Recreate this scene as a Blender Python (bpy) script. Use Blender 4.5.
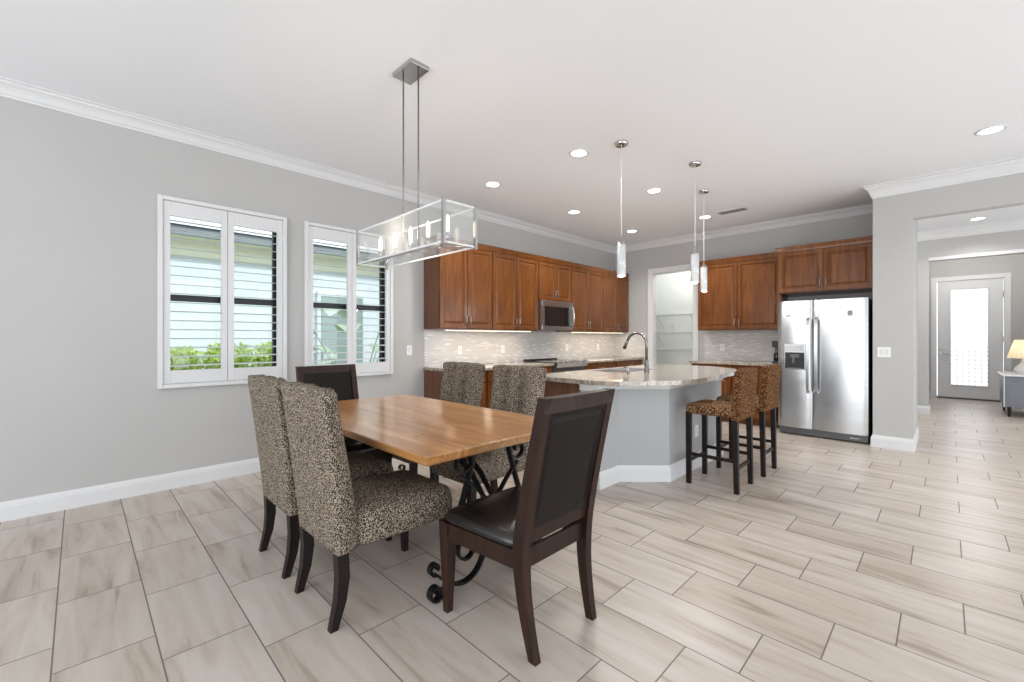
import bpy, bmesh, math, random
from mathutils import Vector, Matrix
random.seed(7)
R = math.radians
for o in list(bpy.data.objects):
    bpy.data.objects.remove(o)
SC = bpy.context.scene
C = SC.collection

# ------------------------------------------------------------------ camera
cam_d = bpy.data.cameras.new('camera')
cam = bpy.data.objects.new('camera', cam_d)
C.objects.link(cam)
cam.location = (4.625, 0.0, 1.27)
cam.rotation_euler = (R(90), 0, R(45))
cam_d.sensor_width = 36.0
cam_d.lens = 433.0 * 36.0 / 1024.0
cam_d.shift_y = -2.7 / 1024.0
cam_d.clip_start = 0.02
cam_d.clip_end = 200
SC.camera = cam
# ------------------------------------------------------------------ world
w = bpy.data.worlds.new('sky')
SC.world = w
w.use_nodes = True
w.node_tree.nodes['Background'].inputs[0].default_value = (0.86, 0.93, 1.0, 1)
w.node_tree.nodes['Background'].inputs[1].default_value = 1.9
# ------------------------------------------------------------------ exposure
SC.view_settings.view_transform = 'Standard'
SC.view_settings.look = 'None'
SC.view_settings.gamma = 1.0
SC.view_settings.use_curve_mapping = False
SC.view_settings.exposure = 0.02


def light(kind, name, loc, power, color=(1, 1, 1), rot=(0, 0, 0), size=1.0, size_y=None, spread=None, angle=None, blend=0.6):
    d = bpy.data.lights.new(name, kind)
    d.energy = power
    d.color = color
    if kind == 'AREA':
        d.size = size
        if size_y:
            d.shape = 'RECTANGLE'
            d.size_y = size_y
        if spread:
            d.spread = spread
    elif kind == 'SUN':
        d.angle = size
    else:
        d.shadow_soft_size = size
        if kind == 'SPOT':
            d.spot_size = angle
            d.spot_blend = blend
    o = bpy.data.objects.new(name, d)
    o.location = loc
    o.rotation_euler = rot
    C.objects.link(o)
    return o


light('SUN', 'sun', (0, 0, 8), 2.8, (1.0, 0.97, 0.92), rot=(R(-25), R(48), 0), size=0.02)
# daylight through the big rear sliding doors
light('AREA', 'rear_daylight', (4.2, -3.35, 1.45), 88, (0.95, 0.975, 1.0), rot=(R(90), 0, 0), size=6.4, size_y=2.5)
light('AREA', 'side_fill', (8.25, 2.3, 1.45), 30, (0.97, 0.985, 1.0), rot=(0, R(90), 0), size=2.5, size_y=7.6)  # unseen source added to even out the light across the room
# unseen upward lights added to brighten the ceiling
light('AREA', 'rear_ceiling_fill', (4.2, -3.3, 0.5), 54, (0.97, 0.985, 1.0), rot=(R(138), 0, 0), size=6.4, size_y=0.9)
light('AREA', 'side_ceiling_fill', (8.2, 2.3, 0.5), 58, (0.98, 0.99, 1.0), rot=(0, R(125), 0), size=0.9, size_y=7.6)


# ------------------------------------------------------------------ material helpers
class NT:
    def __init__(s, name):
        m = bpy.data.materials.new(name)
        m.use_nodes = True
        s.m = m
        s.n = m.node_tree.nodes
        s.l = m.node_tree.links
        s.b = s.n['Principled BSDF']
        s.out = s.n['Material Output']

    def new(s, t, **kw):
        nd = s.n.new(t)
        for k, v in kw.items():
            setattr(nd, k, v)
        return nd

    def link(s, a, b):
        s.l.new(a, b)

    def math(s, op, a, b=None, c=None):
        nd = s.n.new('ShaderNodeMath')
        nd.operation = op
        for i, v in enumerate((a, b, c)):
            if v is None:
                continue
            if isinstance(v, (int, float)):
                nd.inputs[i].default_value = v
            else:
                s.l.new(v, nd.inputs[i])
        return nd.outputs[0]

    def ramp(s, fac, stops, interp='LINEAR'):
        nd = s.n.new('ShaderNodeValToRGB')
        cr = nd.color_ramp
        cr.interpolation = interp
        while len(cr.elements) < len(stops):
            cr.elements.new(0.5)
        for e, (p, c) in zip(cr.elements, stops):
            e.position = p
            e.color = (c[0], c[1], c[2], 1)
        s.l.new(fac, nd.inputs[0])
        return nd.outputs[0]

    def mix(s, fac, a, b, mode='MIX'):
        nd = s.n.new('ShaderNodeMix')
        nd.data_type = 'RGBA'
        nd.blend_type = mode
        for i, v in ((0, fac), (6, a), (7, b)):
            if isinstance(v, (int, float)):
                nd.inputs[i].default_value = v
            elif isinstance(v, tuple):
                nd.inputs[i].default_value = (v[0], v[1], v[2], 1)
            else:
                s.l.new(v, nd.inputs[i])
        return nd.outputs[2]

    def coords(s, kind='Object', scale=(1, 1, 1), rot=(0, 0, 0), loc=(0, 0, 0)):
        tc = s.n.new('ShaderNodeTexCoord')
        mp = s.n.new('ShaderNodeMapping')
        mp.inputs['Scale'].default_value = scale
        mp.inputs['Rotation'].default_value = rot
        mp.inputs['Location'].default_value = loc
        s.l.new(tc.outputs[kind], mp.inputs[0])
        return mp.outputs[0]

    def noise(s, vec, scale, detail=3, rough=0.5, dist=0.0):
        nd = s.n.new('ShaderNodeTexNoise')
        nd.inputs['Scale'].default_value = scale
        nd.inputs['Detail'].default_value = detail
        nd.inputs['Roughness'].default_value = rough
        nd.inputs['Distortion'].default_value = dist
        if vec is not None:
            s.l.new(vec, nd.inputs['Vector'])
        return nd.outputs[0]

    def bump(s, h, strength=0.2, dist=0.01):
        nd = s.n.new('ShaderNodeBump')
        nd.inputs['Strength'].default_value = strength
        nd.inputs['Distance'].default_value = dist
        s.l.new(h, nd.inputs['Height'])
        s.l.new(nd.outputs[0], s.b.inputs['Normal'])


def plain(name, col, rough=0.5, metal=0.0, emit=None, es=0.0, spec=0.5, var=0.0, vscale=6.0, bump=0.0, coat=0.0):
    t = NT(name)
    b = t.b
    b.inputs['Base Color'].default_value = (*col, 1)
    b.inputs['Roughness'].default_value = rough
    b.inputs['Metallic'].default_value = metal
    b.inputs['Specular IOR Level'].default_value = spec
    b.inputs['Coat Weight'].default_value = coat
    if emit:
        b.inputs['Emission Color'].default_value = (*emit, 1)
        b.inputs['Emission Strength'].default_value = es
    if var or bump:
        v = t.coords()
        n = t.noise(v, vscale, 4)
        if var:
            c = t.ramp(n, [(0.3, tuple(x * (1 - var) for x in col)), (0.7, tuple(min(1, x * (1 + var)) for x in col))])
            t.link(c, b.inputs['Base Color'])
        if bump:
            t.bump(t.noise(v, vscale * 20, 3), bump, 0.002)
    return t.m


def floor_material():
    t = NT('wood look porcelain tile')
    g = t.new('ShaderNodeNewGeometry')
    sp = t.new('ShaderNodeSeparateXYZ')
    t.link(g.outputs['Position'], sp.inputs[0])
    X, Y = sp.outputs[0], sp.outputs[1]
    P, L, S = 0.307, 0.607, 0.2045
    ry = t.math('DIVIDE', t.math('ADD', Y, 0.075 + P * 30), P)
    row = t.math('FLOOR', ry)
    fy = t.math('FRACT', ry)
    rx = t.math('DIVIDE', t.math('ADD', t.math('SUBTRACT', X, t.math('MULTIPLY', t.math('SUBTRACT', row, 30), S)), L * 40 - 1.025), L)
    colm = t.math('FLOOR', rx)
    fx = t.math('FRACT', rx)
    ey = t.math('MULTIPLY', t.math('MINIMUM', fy, t.math('SUBTRACT', 1, fy)), P)
    ex = t.math('MULTIPLY', t.math('MINIMUM', fx, t.math('SUBTRACT', 1, fx)), L)
    grout = t.math('LESS_THAN', t.math('MINIMUM', ex, ey), 0.0027)
    idv = t.new('ShaderNodeCombineXYZ')
    t.link(row, idv.inputs[0])
    t.link(colm, idv.inputs[1])
    wn = t.new('ShaderNodeTexWhiteNoise', noise_dimensions='2D')
    t.link(idv.outputs[0], wn.inputs['Vector'])
    # streaks along the long side of every tile, shifted tile by tile
    off = t.new('ShaderNodeVectorMath', operation='MULTIPLY')
    t.link(wn.outputs['Color'], off.inputs[0])
    off.inputs[1].default_value = (31, 17, 9)
    mp = t.new('ShaderNodeMapping')
    mp.inputs['Scale'].default_value = (1.3, 11.0, 1)
    mp.inputs['Rotation'].default_value = (0, 0, 0.12)
    t.link(g.outputs['Position'], mp.inputs[0])
    ad = t.new('ShaderNodeVectorMath', operation='ADD')
    t.link(mp.outputs[0], ad.inputs[0])
    t.link(off.outputs[0], ad.inputs[1])
    n1 = t.noise(ad.outputs[0], 1.0, 5, 0.55, 0.6)
    streak = t.ramp(n1, [(0.30, (0.33, 0.27, 0.22)), (0.43, (0.49, 0.425, 0.365)), (0.60, (0.555, 0.495, 0.445)), (0.8, (0.595, 0.545, 0.50))])
    tint = t.ramp(wn.outputs['Value'], [(0.0, (0.90, 0.88, 0.86)), (0.5, (0.96, 0.955, 0.95)), (1.0, (1.0, 1.0, 1.0))])
    c1 = t.mix(1.0, streak, tint, 'MULTIPLY')
    c2 = t.mix(grout, c1, (0.16, 0.14, 0.125))
    t.link(c2, t.b.inputs['Base Color'])
    rr = t.math('MULTIPLY_ADD', n1, 0.12, 0.27)
    t.link(t.math('ADD', rr, t.math('MULTIPLY', grout, 0.4)), t.b.inputs['Roughness'])
    t.b.inputs['Specular IOR Level'].default_value = 0.5
    t.bump(t.math('SUBTRACT', 1, grout), 0.35, 0.002)
    return t.m


def wood(name, cols, axis='Z', scale=1.0, rough=0.35, coat=0.0, stretch=14):
    t = NT(name)
    t.b.inputs['Specular IOR Level'].default_value = 0.28
    s = {'X': (1, stretch, stretch), 'Y': (stretch, 1, stretch), 'Z': (stretch, stretch, 1)}[axis]
    v = t.coords('Object', tuple(k * scale for k in s))
    n = t.noise(v, 1.6, 6, 0.6, 0.8)
    v2 = t.coords('Object', (3 * scale, 3 * scale, 2 * scale))
    n2 = t.noise(v2, 1.0, 3)
    c = t.ramp(n, [(0.25, cols[0]), (0.5, cols[1]), (0.75, cols[2])])
    c = t.mix(t.math('MULTIPLY', n2, 0.5), c, t.mix(1.0, c, (0.72, 0.66, 0.62), 'MULTIPLY'))
    t.link(c, t.b.inputs['Base Color'])
    t.b.inputs['Roughness'].default_value = rough
    t.b.inputs['Coat Weight'].default_value = coat
    t.b.inputs['Coat Roughness'].default_value = 0.15
    t.bump(n, 0.05, 0.002)
    return t.m


def table_wood():
    t = NT('honey maple plank top')
    tc = t.new('ShaderNodeTexCoord')
    sp = t.new('ShaderNodeSeparateXYZ')
    t.link(tc.outputs['Object'], sp.inputs[0])
    pl = t.math('FLOOR', t.math('DIVIDE', t.math('ADD', sp.outputs[1], 3.0), 0.135))
    wn = t.new('ShaderNodeTexWhiteNoise', noise_dimensions='1D')
    t.link(pl, wn.inputs['W'])
    off = t.new('ShaderNodeVectorMath', operation='MULTIPLY')
    t.link(wn.outputs['Color'], off.inputs[0])
    off.inputs[1].default_value = (13, 7, 5)
    mp = t.new('ShaderNodeMapping')
    mp.inputs['Scale'].default_value = (1.1, 12, 12)
    t.link(tc.outputs['Object'], mp.inputs[0])
    ad = t.new('ShaderNodeVectorMath', operation='ADD')
    t.link(mp.outputs[0], ad.inputs[0])
    t.link(off.outputs[0], ad.inputs[1])
    n = t.noise(ad.outputs[0], 1.5, 6, 0.6, 1.2)
    c = t.ramp(n, [(0.27, (0.20, 0.08, 0.026)), (0.40, (0.42, 0.195, 0.068)), (0.56, (0.55, 0.28, 0.105)), (0.75, (0.68, 0.40, 0.19))])
    tint = t.ramp(wn.outputs['Value'], [(0, (0.80, 0.76, 0.7)), (1, (1, 1, 1))])
    c = t.mix(1.0, c, tint, 'MULTIPLY')
    # knots
    vo = t.new('ShaderNodeTexVoronoi')
    vo.inputs['Scale'].default_value = 1.0
    t.link(t.coords('Object', (3.0, 6.5, 3)), vo.inputs['Vector'])
    kn = t.ramp(vo.outputs['Distance'], [(0.02, (1, 1, 1)), (0.09, (0, 0, 0))])
    c = t.mix(t.math('MULTIPLY', kn, 0.75), c, (0.10, 0.03, 0.012))
    t.link(c, t.b.inputs['Base Color'])
    t.b.inputs['Roughness'].default_value = 0.32
    t.b.inputs['Coat Weight'].default_value = 0.6
    t.b.inputs['Coat Roughness'].default_value = 0.16
    return t.m


def leopard(name, light_c, dark_c, mid_c, scale=78.0):
    t = NT(name)
    v = t.coords('Object')
    dn = t.new('ShaderNodeTexNoise')
    dn.inputs['Scale'].default_value = scale * 0.7
    t.link(v, dn.inputs['Vector'])
    sc = t.new('ShaderNodeVectorMath', operation='MULTIPLY_ADD')
    t.link(dn.outputs['Color'], sc.inputs[0])
    sc.inputs[1].default_value = (0.9 / scale,) * 3
    t.link(v, sc.inputs[2])
    vo = t.new('ShaderNodeTexVoronoi')
    vo.inputs['Scale'].default_value = scale
    t.link(sc.outputs[0], vo.inputs['Vector'])
    ring = t.ramp(vo.outputs['Distance'], [(0.0, mid_c), (0.20, mid_c), (0.25, dark_c), (0.52, dark_c), (0.60, light_c), (1.0, light_c)])
    n2 = t.noise(v, scale * 1.3, 2)
    gate = t.ramp(n2, [(0.33, (0, 0, 0)), (0.39, (1, 1, 1))])
    c = t.mix(gate, light_c, ring)
    t.link(c, t.b.inputs['Base Color'])
    t.b.inputs['Roughness'].default_value = 0.9
    t.b.inputs['Specular IOR Level'].default_value = 0.08
    t.bump(t.noise(v, 160, 2), 0.2, 0.001)
    return t.m


def mosaic(name, base, hi, lo, rotz=0.0):
    t = NT(name)
    g = t.new('ShaderNodeNewGeometry')
    sp = t.new('ShaderNodeSeparateXYZ')
    t.link(g.outputs['Position'], sp.inputs[0])
    u = t.math('ADD', sp.outputs[0], sp.outputs[1])
    cb = t.new('ShaderNodeCombineXYZ')
    t.link(u, cb.inputs[0])
    t.link(sp.outputs[2], cb.inputs[1])
    br = t.new('ShaderNodeTexBrick')
    br.offset = 0.37
    br.inputs['Scale'].default_value = 1.0
    br.inputs['Brick Width'].default_value = 0.085
    br.inputs['Row Height'].default_value = 0.0155
    br.inputs['Mortar Size'].default_value = 0.0012
    br.inputs['Bias'].default_value = 0
    br.inputs['Color1'].default_value = (0, 0, 0, 1)
    br.inputs['Color2'].default_value = (1, 1, 1, 1)
    br.inputs['Mortar'].default_value = (0.45, 0.45, 0.45, 1)
    t.link(cb.outputs[0], br.inputs['Vector'])
    c = t.ramp(br.outputs[0], [(0.0, lo), (0.35, base), (0.84, base), (0.92, hi), (1.0, hi)])
    t.link(c, t.b.inputs['Base Color'])
    t.b.inputs['Roughness'].default_value = 0.18
    return t.m


def granite():
    t = NT('speckled granite')
    v = t.coords('Object')
    n = t.noise(v, 38, 6, 0.75)
    c = t.ramp(n, [(0.34, (0.05, 0.035, 0.028)), (0.46, (0.24, 0.19, 0.15)), (0.55, (0.46, 0.40, 0.33)), (0.70, (0.62, 0.57, 0.49))])
    n2 = t.noise(v, 9, 3)
    c = t.mix(t.math('MULTIPLY', n2, 0.45), c, (0.47, 0.42, 0.35))
    t.link(c, t.b.inputs['Base Color'])
    t.b.inputs['Roughness'].default_value = 0.10
    t.b.inputs['Coat Weight'].default_value = 0.5
    t.b.inputs['Coat Roughness'].default_value = 0.04
    return t.m


def steel(name, col, rough, vert=True):
    t = NT(name)
    v = t.coords('Object', (1, 1, 120) if not vert else (160, 160, 1.2))
    n = t.noise(v, 2.0, 3)
    t.b.inputs['Base Color'].default_value = (*col, 1)
    t.b.inputs['Metallic'].default_value = 1.0
    t.link(t.math('MULTIPLY_ADD', n, 0.03, rough), t.b.inputs['Roughness'])
    t.bump(t.noise(t.coords('Object', (0.5, 0.5, 3.0)), 1.6, 1), 0.10, 0.02)
    return t.m


def thin_glass(name, tint=(1, 1, 1), refl=0.12, haze=0.0):
    t = NT(name)
    tr = t.new('ShaderNodeBsdfTransparent')
    tr.inputs[0].default_value = (*tint, 1)
    gl = t.new('ShaderNodeBsdfGlossy')
    gl.inputs['Roughness'].default_value = 0.03
    mx = t.new('ShaderNodeMixShader')
    lw = t.new('ShaderNodeLayerWeight')
    lw.inputs[0].default_value = 0.25
    f = t.math('MULTIPLY_ADD', lw.outputs['Facing'], 0.35, refl)
    t.link(f, mx.inputs[0])
    t.link(tr.outputs[0], mx.inputs[1])
    t.link(gl.outputs[0], mx.inputs[2])
    last = mx.outputs[0]
    if haze:
        df = t.new('ShaderNodeBsdfTranslucent')
        df.inputs[0].default_value = (0.95, 0.97, 1, 1)
        m2 = t.new('ShaderNodeMixShader')
        m2.inputs[0].default_value = haze
        t.link(last, m2.inputs[1])
        t.link(df.outputs[0], m2.inputs[2])
        last = m2.outputs[0]
    t.link(last, t.out.inputs[0])
    return t.m


def leaf_material(name, a, b):
    t = NT(name)
    oi = t.new('ShaderNodeNewGeometry')
    c = t.ramp(oi.outputs['Random Per Island'], [(0, a), (1, b)])
    t.link(c, t.b.inputs['Base Color'])
    t.b.inputs['Roughness'].default_value = 0.5
    t.b.inputs['Subsurface Weight'].default_value = 0.0
    return t.m


M = {}
M['floor'] = floor_material()
M['wall'] = plain('grey wall paint', (0.475, 0.472, 0.465), 0.75, spec=0.25, var=0.015, vscale=2)
M['wall_pale'] = plain('white pantry paint', (0.80, 0.82, 0.80), 0.8, spec=0.25, var=0.01)
M['ceiling'] = plain('white ceiling paint', (0.825, 0.845, 0.875), 0.9, spec=0.2, bump=0.06, vscale=5)
M['trim'] = plain('white semi gloss trim', (0.68, 0.685, 0.695), 0.45, var=0.01)
M['island_paint'] = plain('grey island paint', (0.405, 0.412, 0.42), 0.6, var=0.01)
M['cab'] = wood('cherry stained maple', [(0.085, 0.026, 0.007), (0.165, 0.053, 0.010), (0.25, 0.093, 0.018)], 'Z', 1.0, 0.33, 0.25, 9)
M['cab_side'] = wood('brown cabinet end panel', [(0.10, 0.045, 0.025), (0.15, 0.07, 0.04), (0.19, 0.09, 0.055)], 'Z', 1.2, 0.5)
M['dark_wood'] = wood('espresso stained wood', [(0.010, 0.0038, 0.0022), (0.021, 0.0078, 0.0043), (0.045, 0.016, 0.008)], 'Z', 1.5, 0.42, 0.0)
M['leg_wood'] = wood('near black wooden leg', [(0.006, 0.0035, 0.003), (0.010, 0.006, 0.005), (0.018, 0.010, 0.008)], 'Z', 1.5, 0.42, 0.0)
M['table'] = table_wood()
M['iron'] = plain('black wrought iron', (0.02, 0.02, 0.022), 0.35, 0.7, bump=0.3, vscale=4)
M['leather'] = plain('black bonded leather', (0.010, 0.0085, 0.008), 0.24, spec=0.6, bump=0.25, vscale=9)
M['leather_brown'] = plain('dark brown leather', (0.009, 0.0065, 0.0055), 0.42, spec=0.16, bump=0.25, vscale=9)
M['leopard'] = leopard('small leopard print fabric', (0.36, 0.30, 0.235), (0.014, 0.010, 0.009), (0.11, 0.08, 0.06), 175)
M['leopard_brown'] = leopard('brown leopard print fabric', (0.30, 0.17, 0.085), (0.03, 0.012, 0.006), (0.13, 0.052, 0.02), 90)
M['leopard_back'] = leopard('darker brown leopard print fabric', (0.23, 0.115, 0.05), (0.03, 0.012, 0.006), (0.12, 0.045, 0.016), 90)
M['mosaic'] = mosaic('linear stone mosaic', (0.59, 0.58, 0.57), (0.74, 0.735, 0.73), (0.55, 0.54, 0.525))
M['granite'] = granite()
M['steel'] = steel('brushed stainless steel', (0.55, 0.56, 0.57), 0.24)
M['steel_dark'] = plain('dark steel trim', (0.13, 0.135, 0.14), 0.4, 0.6)
M['nickel'] = plain('polished nickel', (0.50, 0.49, 0.48), 0.14, 1.0, var=0.02)
M['rod'] = plain('satin nickel rod', (0.22, 0.215, 0.21), 0.4, 0.8, var=0.02)
M['faucet'] = plain('dark brushed faucet metal', (0.24, 0.23, 0.22), 0.25, 1.0, var=0.02)
M['brushed'] = plain('brushed nickel hardware', (0.40, 0.385, 0.37), 0.28, 1.0, var=0.02)
M['blackmetal'] = plain('black metal sash', (0.012, 0.013, 0.014), 0.4, var=0.05)
M['blackglass'] = plain('black glass', (0.012, 0.011, 0.012), 0.06, spec=0.6, var=0.02)
M['plastic_black'] = plain('black plastic', (0.015, 0.015, 0.017), 0.35, var=0.05)
M['white_plastic'] = plain('white plastic plate', (0.80, 0.80, 0.79), 0.4, var=0.01)
M['grey_metal'] = plain('grey vent slats', (0.20, 0.20, 0.20), 0.5, 0.3, var=0.03)
M['bulb'] = plain('glowing bulb', (1, 0.9, 0.75), 0.3, emit=(1.0, 0.88, 0.70), es=2.2)
M['lamp_disc'] = plain('downlight lens', (1, 1, 1), 0.4, emit=(1.0, 0.97, 0.92), es=9.0)
M['glass'] = thin_glass('clear crystal panel', (0.975, 0.985, 0.985), 0.06, 0.07)
M['glass_win'] = thin_glass('window glass', (0.95, 0.98, 0.98), 0.03)
M['edge_highlight'] = plain('pale edge highlight', (0.72, 0.74, 0.75), 0.08, spec=0.8, coat=0.5, var=0.01)  # pale colour painting the bright highlight along the glass edges
M['frost'] = plain('frosted white glass', (0.66, 0.67, 0.68), 0.25, coat=0.3, var=0.01)
M['cord'] = plain('white cord', (0.85, 0.85, 0.85), 0.5, var=0.01)
M['stucco'] = plain('pale blue white stucco', (0.70, 0.76, 0.80), 0.9, var=0.03, bump=0.3, vscale=4)
M['cream'] = plain('cream eave band', (0.93, 0.92, 0.74), 0.8, var=0.03)
M['fascia'] = plain('grey fascia', (0.22, 0.25, 0.27), 0.7, var=0.03)
M['rooftile'] = plain('pale roof tile', (0.66, 0.69, 0.70), 0.8, var=0.05)
M['grass'] = plain('lawn ground', (0.27, 0.29, 0.20), 0.95, var=0.2, vscale=20)
M['paving'] = plain('pale paving', (0.7, 0.7, 0.68), 0.9, var=0.03)
M['hedge'] = leaf_material('lime green leaves', (0.48, 0.68, 0.09), (0.88, 0.97, 0.32))
M['banana'] = leaf_material('broad pale green leaves', (0.42, 0.60, 0.34), (0.78, 0.88, 0.66))
M['stem'] = plain('green stem', (0.20, 0.32, 0.14), 0.6, var=0.1)
M['rubber'] = plain('wire white', (0.62, 0.66, 0.63), 0.45, 0.2, var=0.02)
M['console'] = plain('slate grey painted wood', (0.19, 0.20, 0.235), 0.45, var=0.04)
M['shade'] = NT('pleated lamp shade').m
M['marble'] = plain('white marble top', (0.75, 0.75, 0.76), 0.2, var=0.06, vscale=12)
M['threshold'] = plain('dark bronze threshold', (0.10, 0.095, 0.09), 0.5, 0.5, var=0.03)
M['lattice'] = plain('etched lattice glass', (0.62, 0.64, 0.66), 0.5, var=0.01)


def fix_shade():
    m = M['shade']
    n = m.node_tree.nodes
    b = n['Principled BSDF']
    b.inputs['Base Color'].default_value = (0.86, 0.80, 0.68, 1)
    b.inputs['Roughness'].default_value = 0.8
    tl = n.new('ShaderNodeBsdfTranslucent')
    tl.inputs[0].default_value = (0.93, 0.84, 0.66, 1)
    mx = n.new('ShaderNodeMixShader')
    mx.inputs[0].default_value = 0.55
    m.node_tree.links.new(b.outputs[0], mx.inputs[1])
    m.node_tree.links.new(tl.outputs[0], mx.inputs[2])
    m.node_tree.links.new(mx.outputs[0], n['Material Output'].inputs[0])


fix_shade()


def door_glass():
    t = NT('bright obscured door glass')
    tl = t.new('ShaderNodeBsdfTranslucent')
    tl.inputs[0].default_value = (0.97, 0.98, 1, 1)
    tr = t.new('ShaderNodeBsdfTransparent')
    mx = t.new('ShaderNodeMixShader')
    mx.inputs[0].default_value = 0.35
    t.link(tl.outputs[0], mx.inputs[1])
    t.link(tr.outputs[0], mx.inputs[2])
    t.link(mx.outputs[0], t.out.inputs[0])
    return t.m


M['door_glass'] = door_glass()


# ------------------------------------------------------------------ mesh builder
class MB:
    def __init__(s):
        s.bm = bmesh.new()

    def box(s, x0, x1, y0, y1, z0, z1, bev=0.0, seg=2):
        b = s.bm
        vs = [b.verts.new((x, y, z)) for x in (x0, x1) for y in (y0, y1) for z in (z0, z1)]
        idx = [(0, 1, 3, 2), (4, 6, 7, 5), (0, 4, 5, 1), (2, 3, 7, 6), (0, 2, 6, 4), (1, 5, 7, 3)]
        fs = [b.faces.new([vs[i] for i in f]) for f in idx]
        if bev:
            es = list({e for f in fs for e in f.edges})
            bmesh.ops.bevel(b, geom=es, offset=bev, segments=seg, profile=0.5, affect='EDGES')
        return s

    def prism(s, pts, z0, z1, bev=0.0):
        b = s.bm
        lo = [b.verts.new((p[0], p[1], z0)) for p in pts]
        hi = [b.verts.new((p[0], p[1], z1)) for p in pts]
        n = len(pts)
        fs = [b.faces.new(lo[::-1]), b.faces.new(hi)]
        for i in range(n):
            fs.append(b.faces.new([lo[i], lo[(i + 1) % n], hi[(i + 1) % n], hi[i]]))
        if bev:
            es = list({e for f in fs[:2] for e in f.edges})
            bmesh.ops.bevel(b, geom=es, offset=bev, segments=2, profile=0.5, affect='EDGES')
        return s

    def rings(s, rings, cap0=True, cap1=True, closed=True):
        b = s.bm
        R_ = [[b.verts.new(p) for p in r] for r in rings]
        n = len(R_[0])
        for a, c in zip(R_[:-1], R_[1:]):
            for i in range(n if closed else n - 1):
                j = (i + 1) % n
                b.faces.new([a[i], a[j], c[j], c[i]])
        if cap0:
            b.faces.new(R_[0][::-1])
        if cap1:
            b.faces.new(R_[-1])
        return s

    def lathe(s, prof, c=(0, 0), n=20, cap0=True, cap1=True):
        rs = [[(c[0] + r * math.cos(2 * math.pi * k / n), c[1] + r * math.sin(2 * math.pi * k / n), z) for k in range(n)] for r, z in prof]
        return s.rings(rs, cap0, cap1)

    def tube(s, path, rad, n=8, flat=None, cap=True):
        """sweep a circle (or a flat bar: flat = (half width, half thickness)) along a path"""
        P = [Vector(p) for p in path]
        rs = []
        up = None
        for i, p in enumerate(P):
            t = (P[min(i + 1, len(P) - 1)] - P[max(i - 1, 0)])
            if t.length < 1e-9:
                t = Vector((0, 0, 1))
            t.normalize()
            if up is None:
                up = Vector((0, 0, 1)) if abs(t.z) < 0.9 else Vector((1, 0, 0))
                if flat and len(flat) > 2:
                    up = Vector(flat[2])
            a = t.cross(up)
            if a.length < 1e-6:
                a = t.orthogonal()
            a.normalize()
            bb = a.cross(t)
            bb.normalize()
            if not (flat and len(flat) > 2):
                up = bb
            r = rad[i] if isinstance(rad, (list, tuple)) else rad
            if flat:
                hw, ht = flat[0], flat[1]
                ring = [p + bb * sx * hw + a * sy * ht for sx, sy in ((1, 1), (-1, 1), (-1, -1), (1, -1))]
            else:
                ring = [p + (a * math.cos(2 * math.pi * k / n) + bb * math.sin(2 * math.pi * k / n)) * r for k in range(n)]
            rs.append([tuple(q) for q in ring])
        return s.rings(rs, cap, cap)

    def sweep(s, path, prof, closed=False):
        """mitred sweep of a (distance to the left, z) profile along a floor-plan path"""
        n = len(path)
        rs = []
        for i in range(n):
            p = Vector(path[i])
            dirs = []
            if i > 0 or closed:
                dirs.append((p - Vector(path[i - 1])).normalized())
            if i < n - 1 or closed:
                dirs.append((Vector(path[(i + 1) % n]) - p).normalized())
            ns = [Vector((-d.y, d.x)) for d in dirs]
            if len(ns) == 2:
                m = (ns[0] + ns[1]).normalized()
                m = m / max(0.2, m.dot(ns[0]))
            else:
                m = ns[0]
            rs.append([(p.x + m.x * d, p.y + m.y * d, z) for d, z in prof])
        if closed:
            rs.append(rs[0])
        return s.rings(rs, not closed, not closed)

    def panel(s, w, h, x=0, z=0, y=0, th=0.02, rings=None):
        """framed door leaf facing -Y: outer box with a stepped recessed panel"""
        rg = rings or [(0, th), (0, 0.002), (0.002, 0), (0.048, 0), (0.055, 0.013), (0.064, 0.013), (0.084, 0.003)]
        rs = []
        for ins, d in rg:
            rs.append([(x + ins, y + d, z + ins), (x + w - ins, y + d, z + ins), (x + w - ins, y + d, z + h - ins), (x + ins, y + d, z + h - ins)])
        return s.rings(rs)

    def xf(s, mat):
        bmesh.ops.transform(s.bm, matrix=mat, verts=s.bm.verts)
        return s

    def build(s, name, m, parent=None, smooth=False, sub=0, autosmooth=None):
        bmesh.ops.recalc_face_normals(s.bm, faces=s.bm.faces)
        me = bpy.data.meshes.new(name)
        s.bm.to_mesh(me)
        s.bm.free()
        me.materials.append(m)
        if smooth:
            for p in me.polygons:
                p.use_smooth = True
        if autosmooth:
            for p in me.polygons:
                p.use_smooth = True
            try:
                me.set_sharp_from_angle(angle=R(autosmooth))
            except Exception:
                pass
        o = bpy.data.objects.new(name, me)
        C.objects.link(o)
        if parent is not None:
            o.parent = parent
        if sub:
            md = o.modifiers.new('sub', 'SUBSURF')
            md.levels = sub
            md.render_levels = sub
        return o


def tag(o, label, cat, group=None):
    o['label'] = label
    o['category'] = cat
    if group:
        o['group'] = group
    return o


def thing(name, label, cat, loc=(0, 0, 0), rotz=0.0, group=None):
    o = bpy.data.objects.new(name, None)
    o.empty_display_size = 0.1
    C.objects.link(o)
    o.location = loc
    o.rotation_euler = (0, 0, rotz)
    return tag(o, label, cat, group)


def struct(o):
    o['kind'] = 'structure'
    return o


def copy_tree(o, parent=None):
    kids = list(o.children)
    c = o.copy()
    C.objects.link(c)
    if parent is not None:
        c.parent = parent
    for k in kids:
        copy_tree(k, c)
    return c


def dup(o, loc, rotz, label):
    c = copy_tree(o)
    c.location = loc
    c.rotation_euler = (0, 0, rotz)
    c['label'] = label
    return c


CEIL = 3.05
BACK = 7.50
HY = 6.59      # front face of the wall beside the refrigerator
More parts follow.
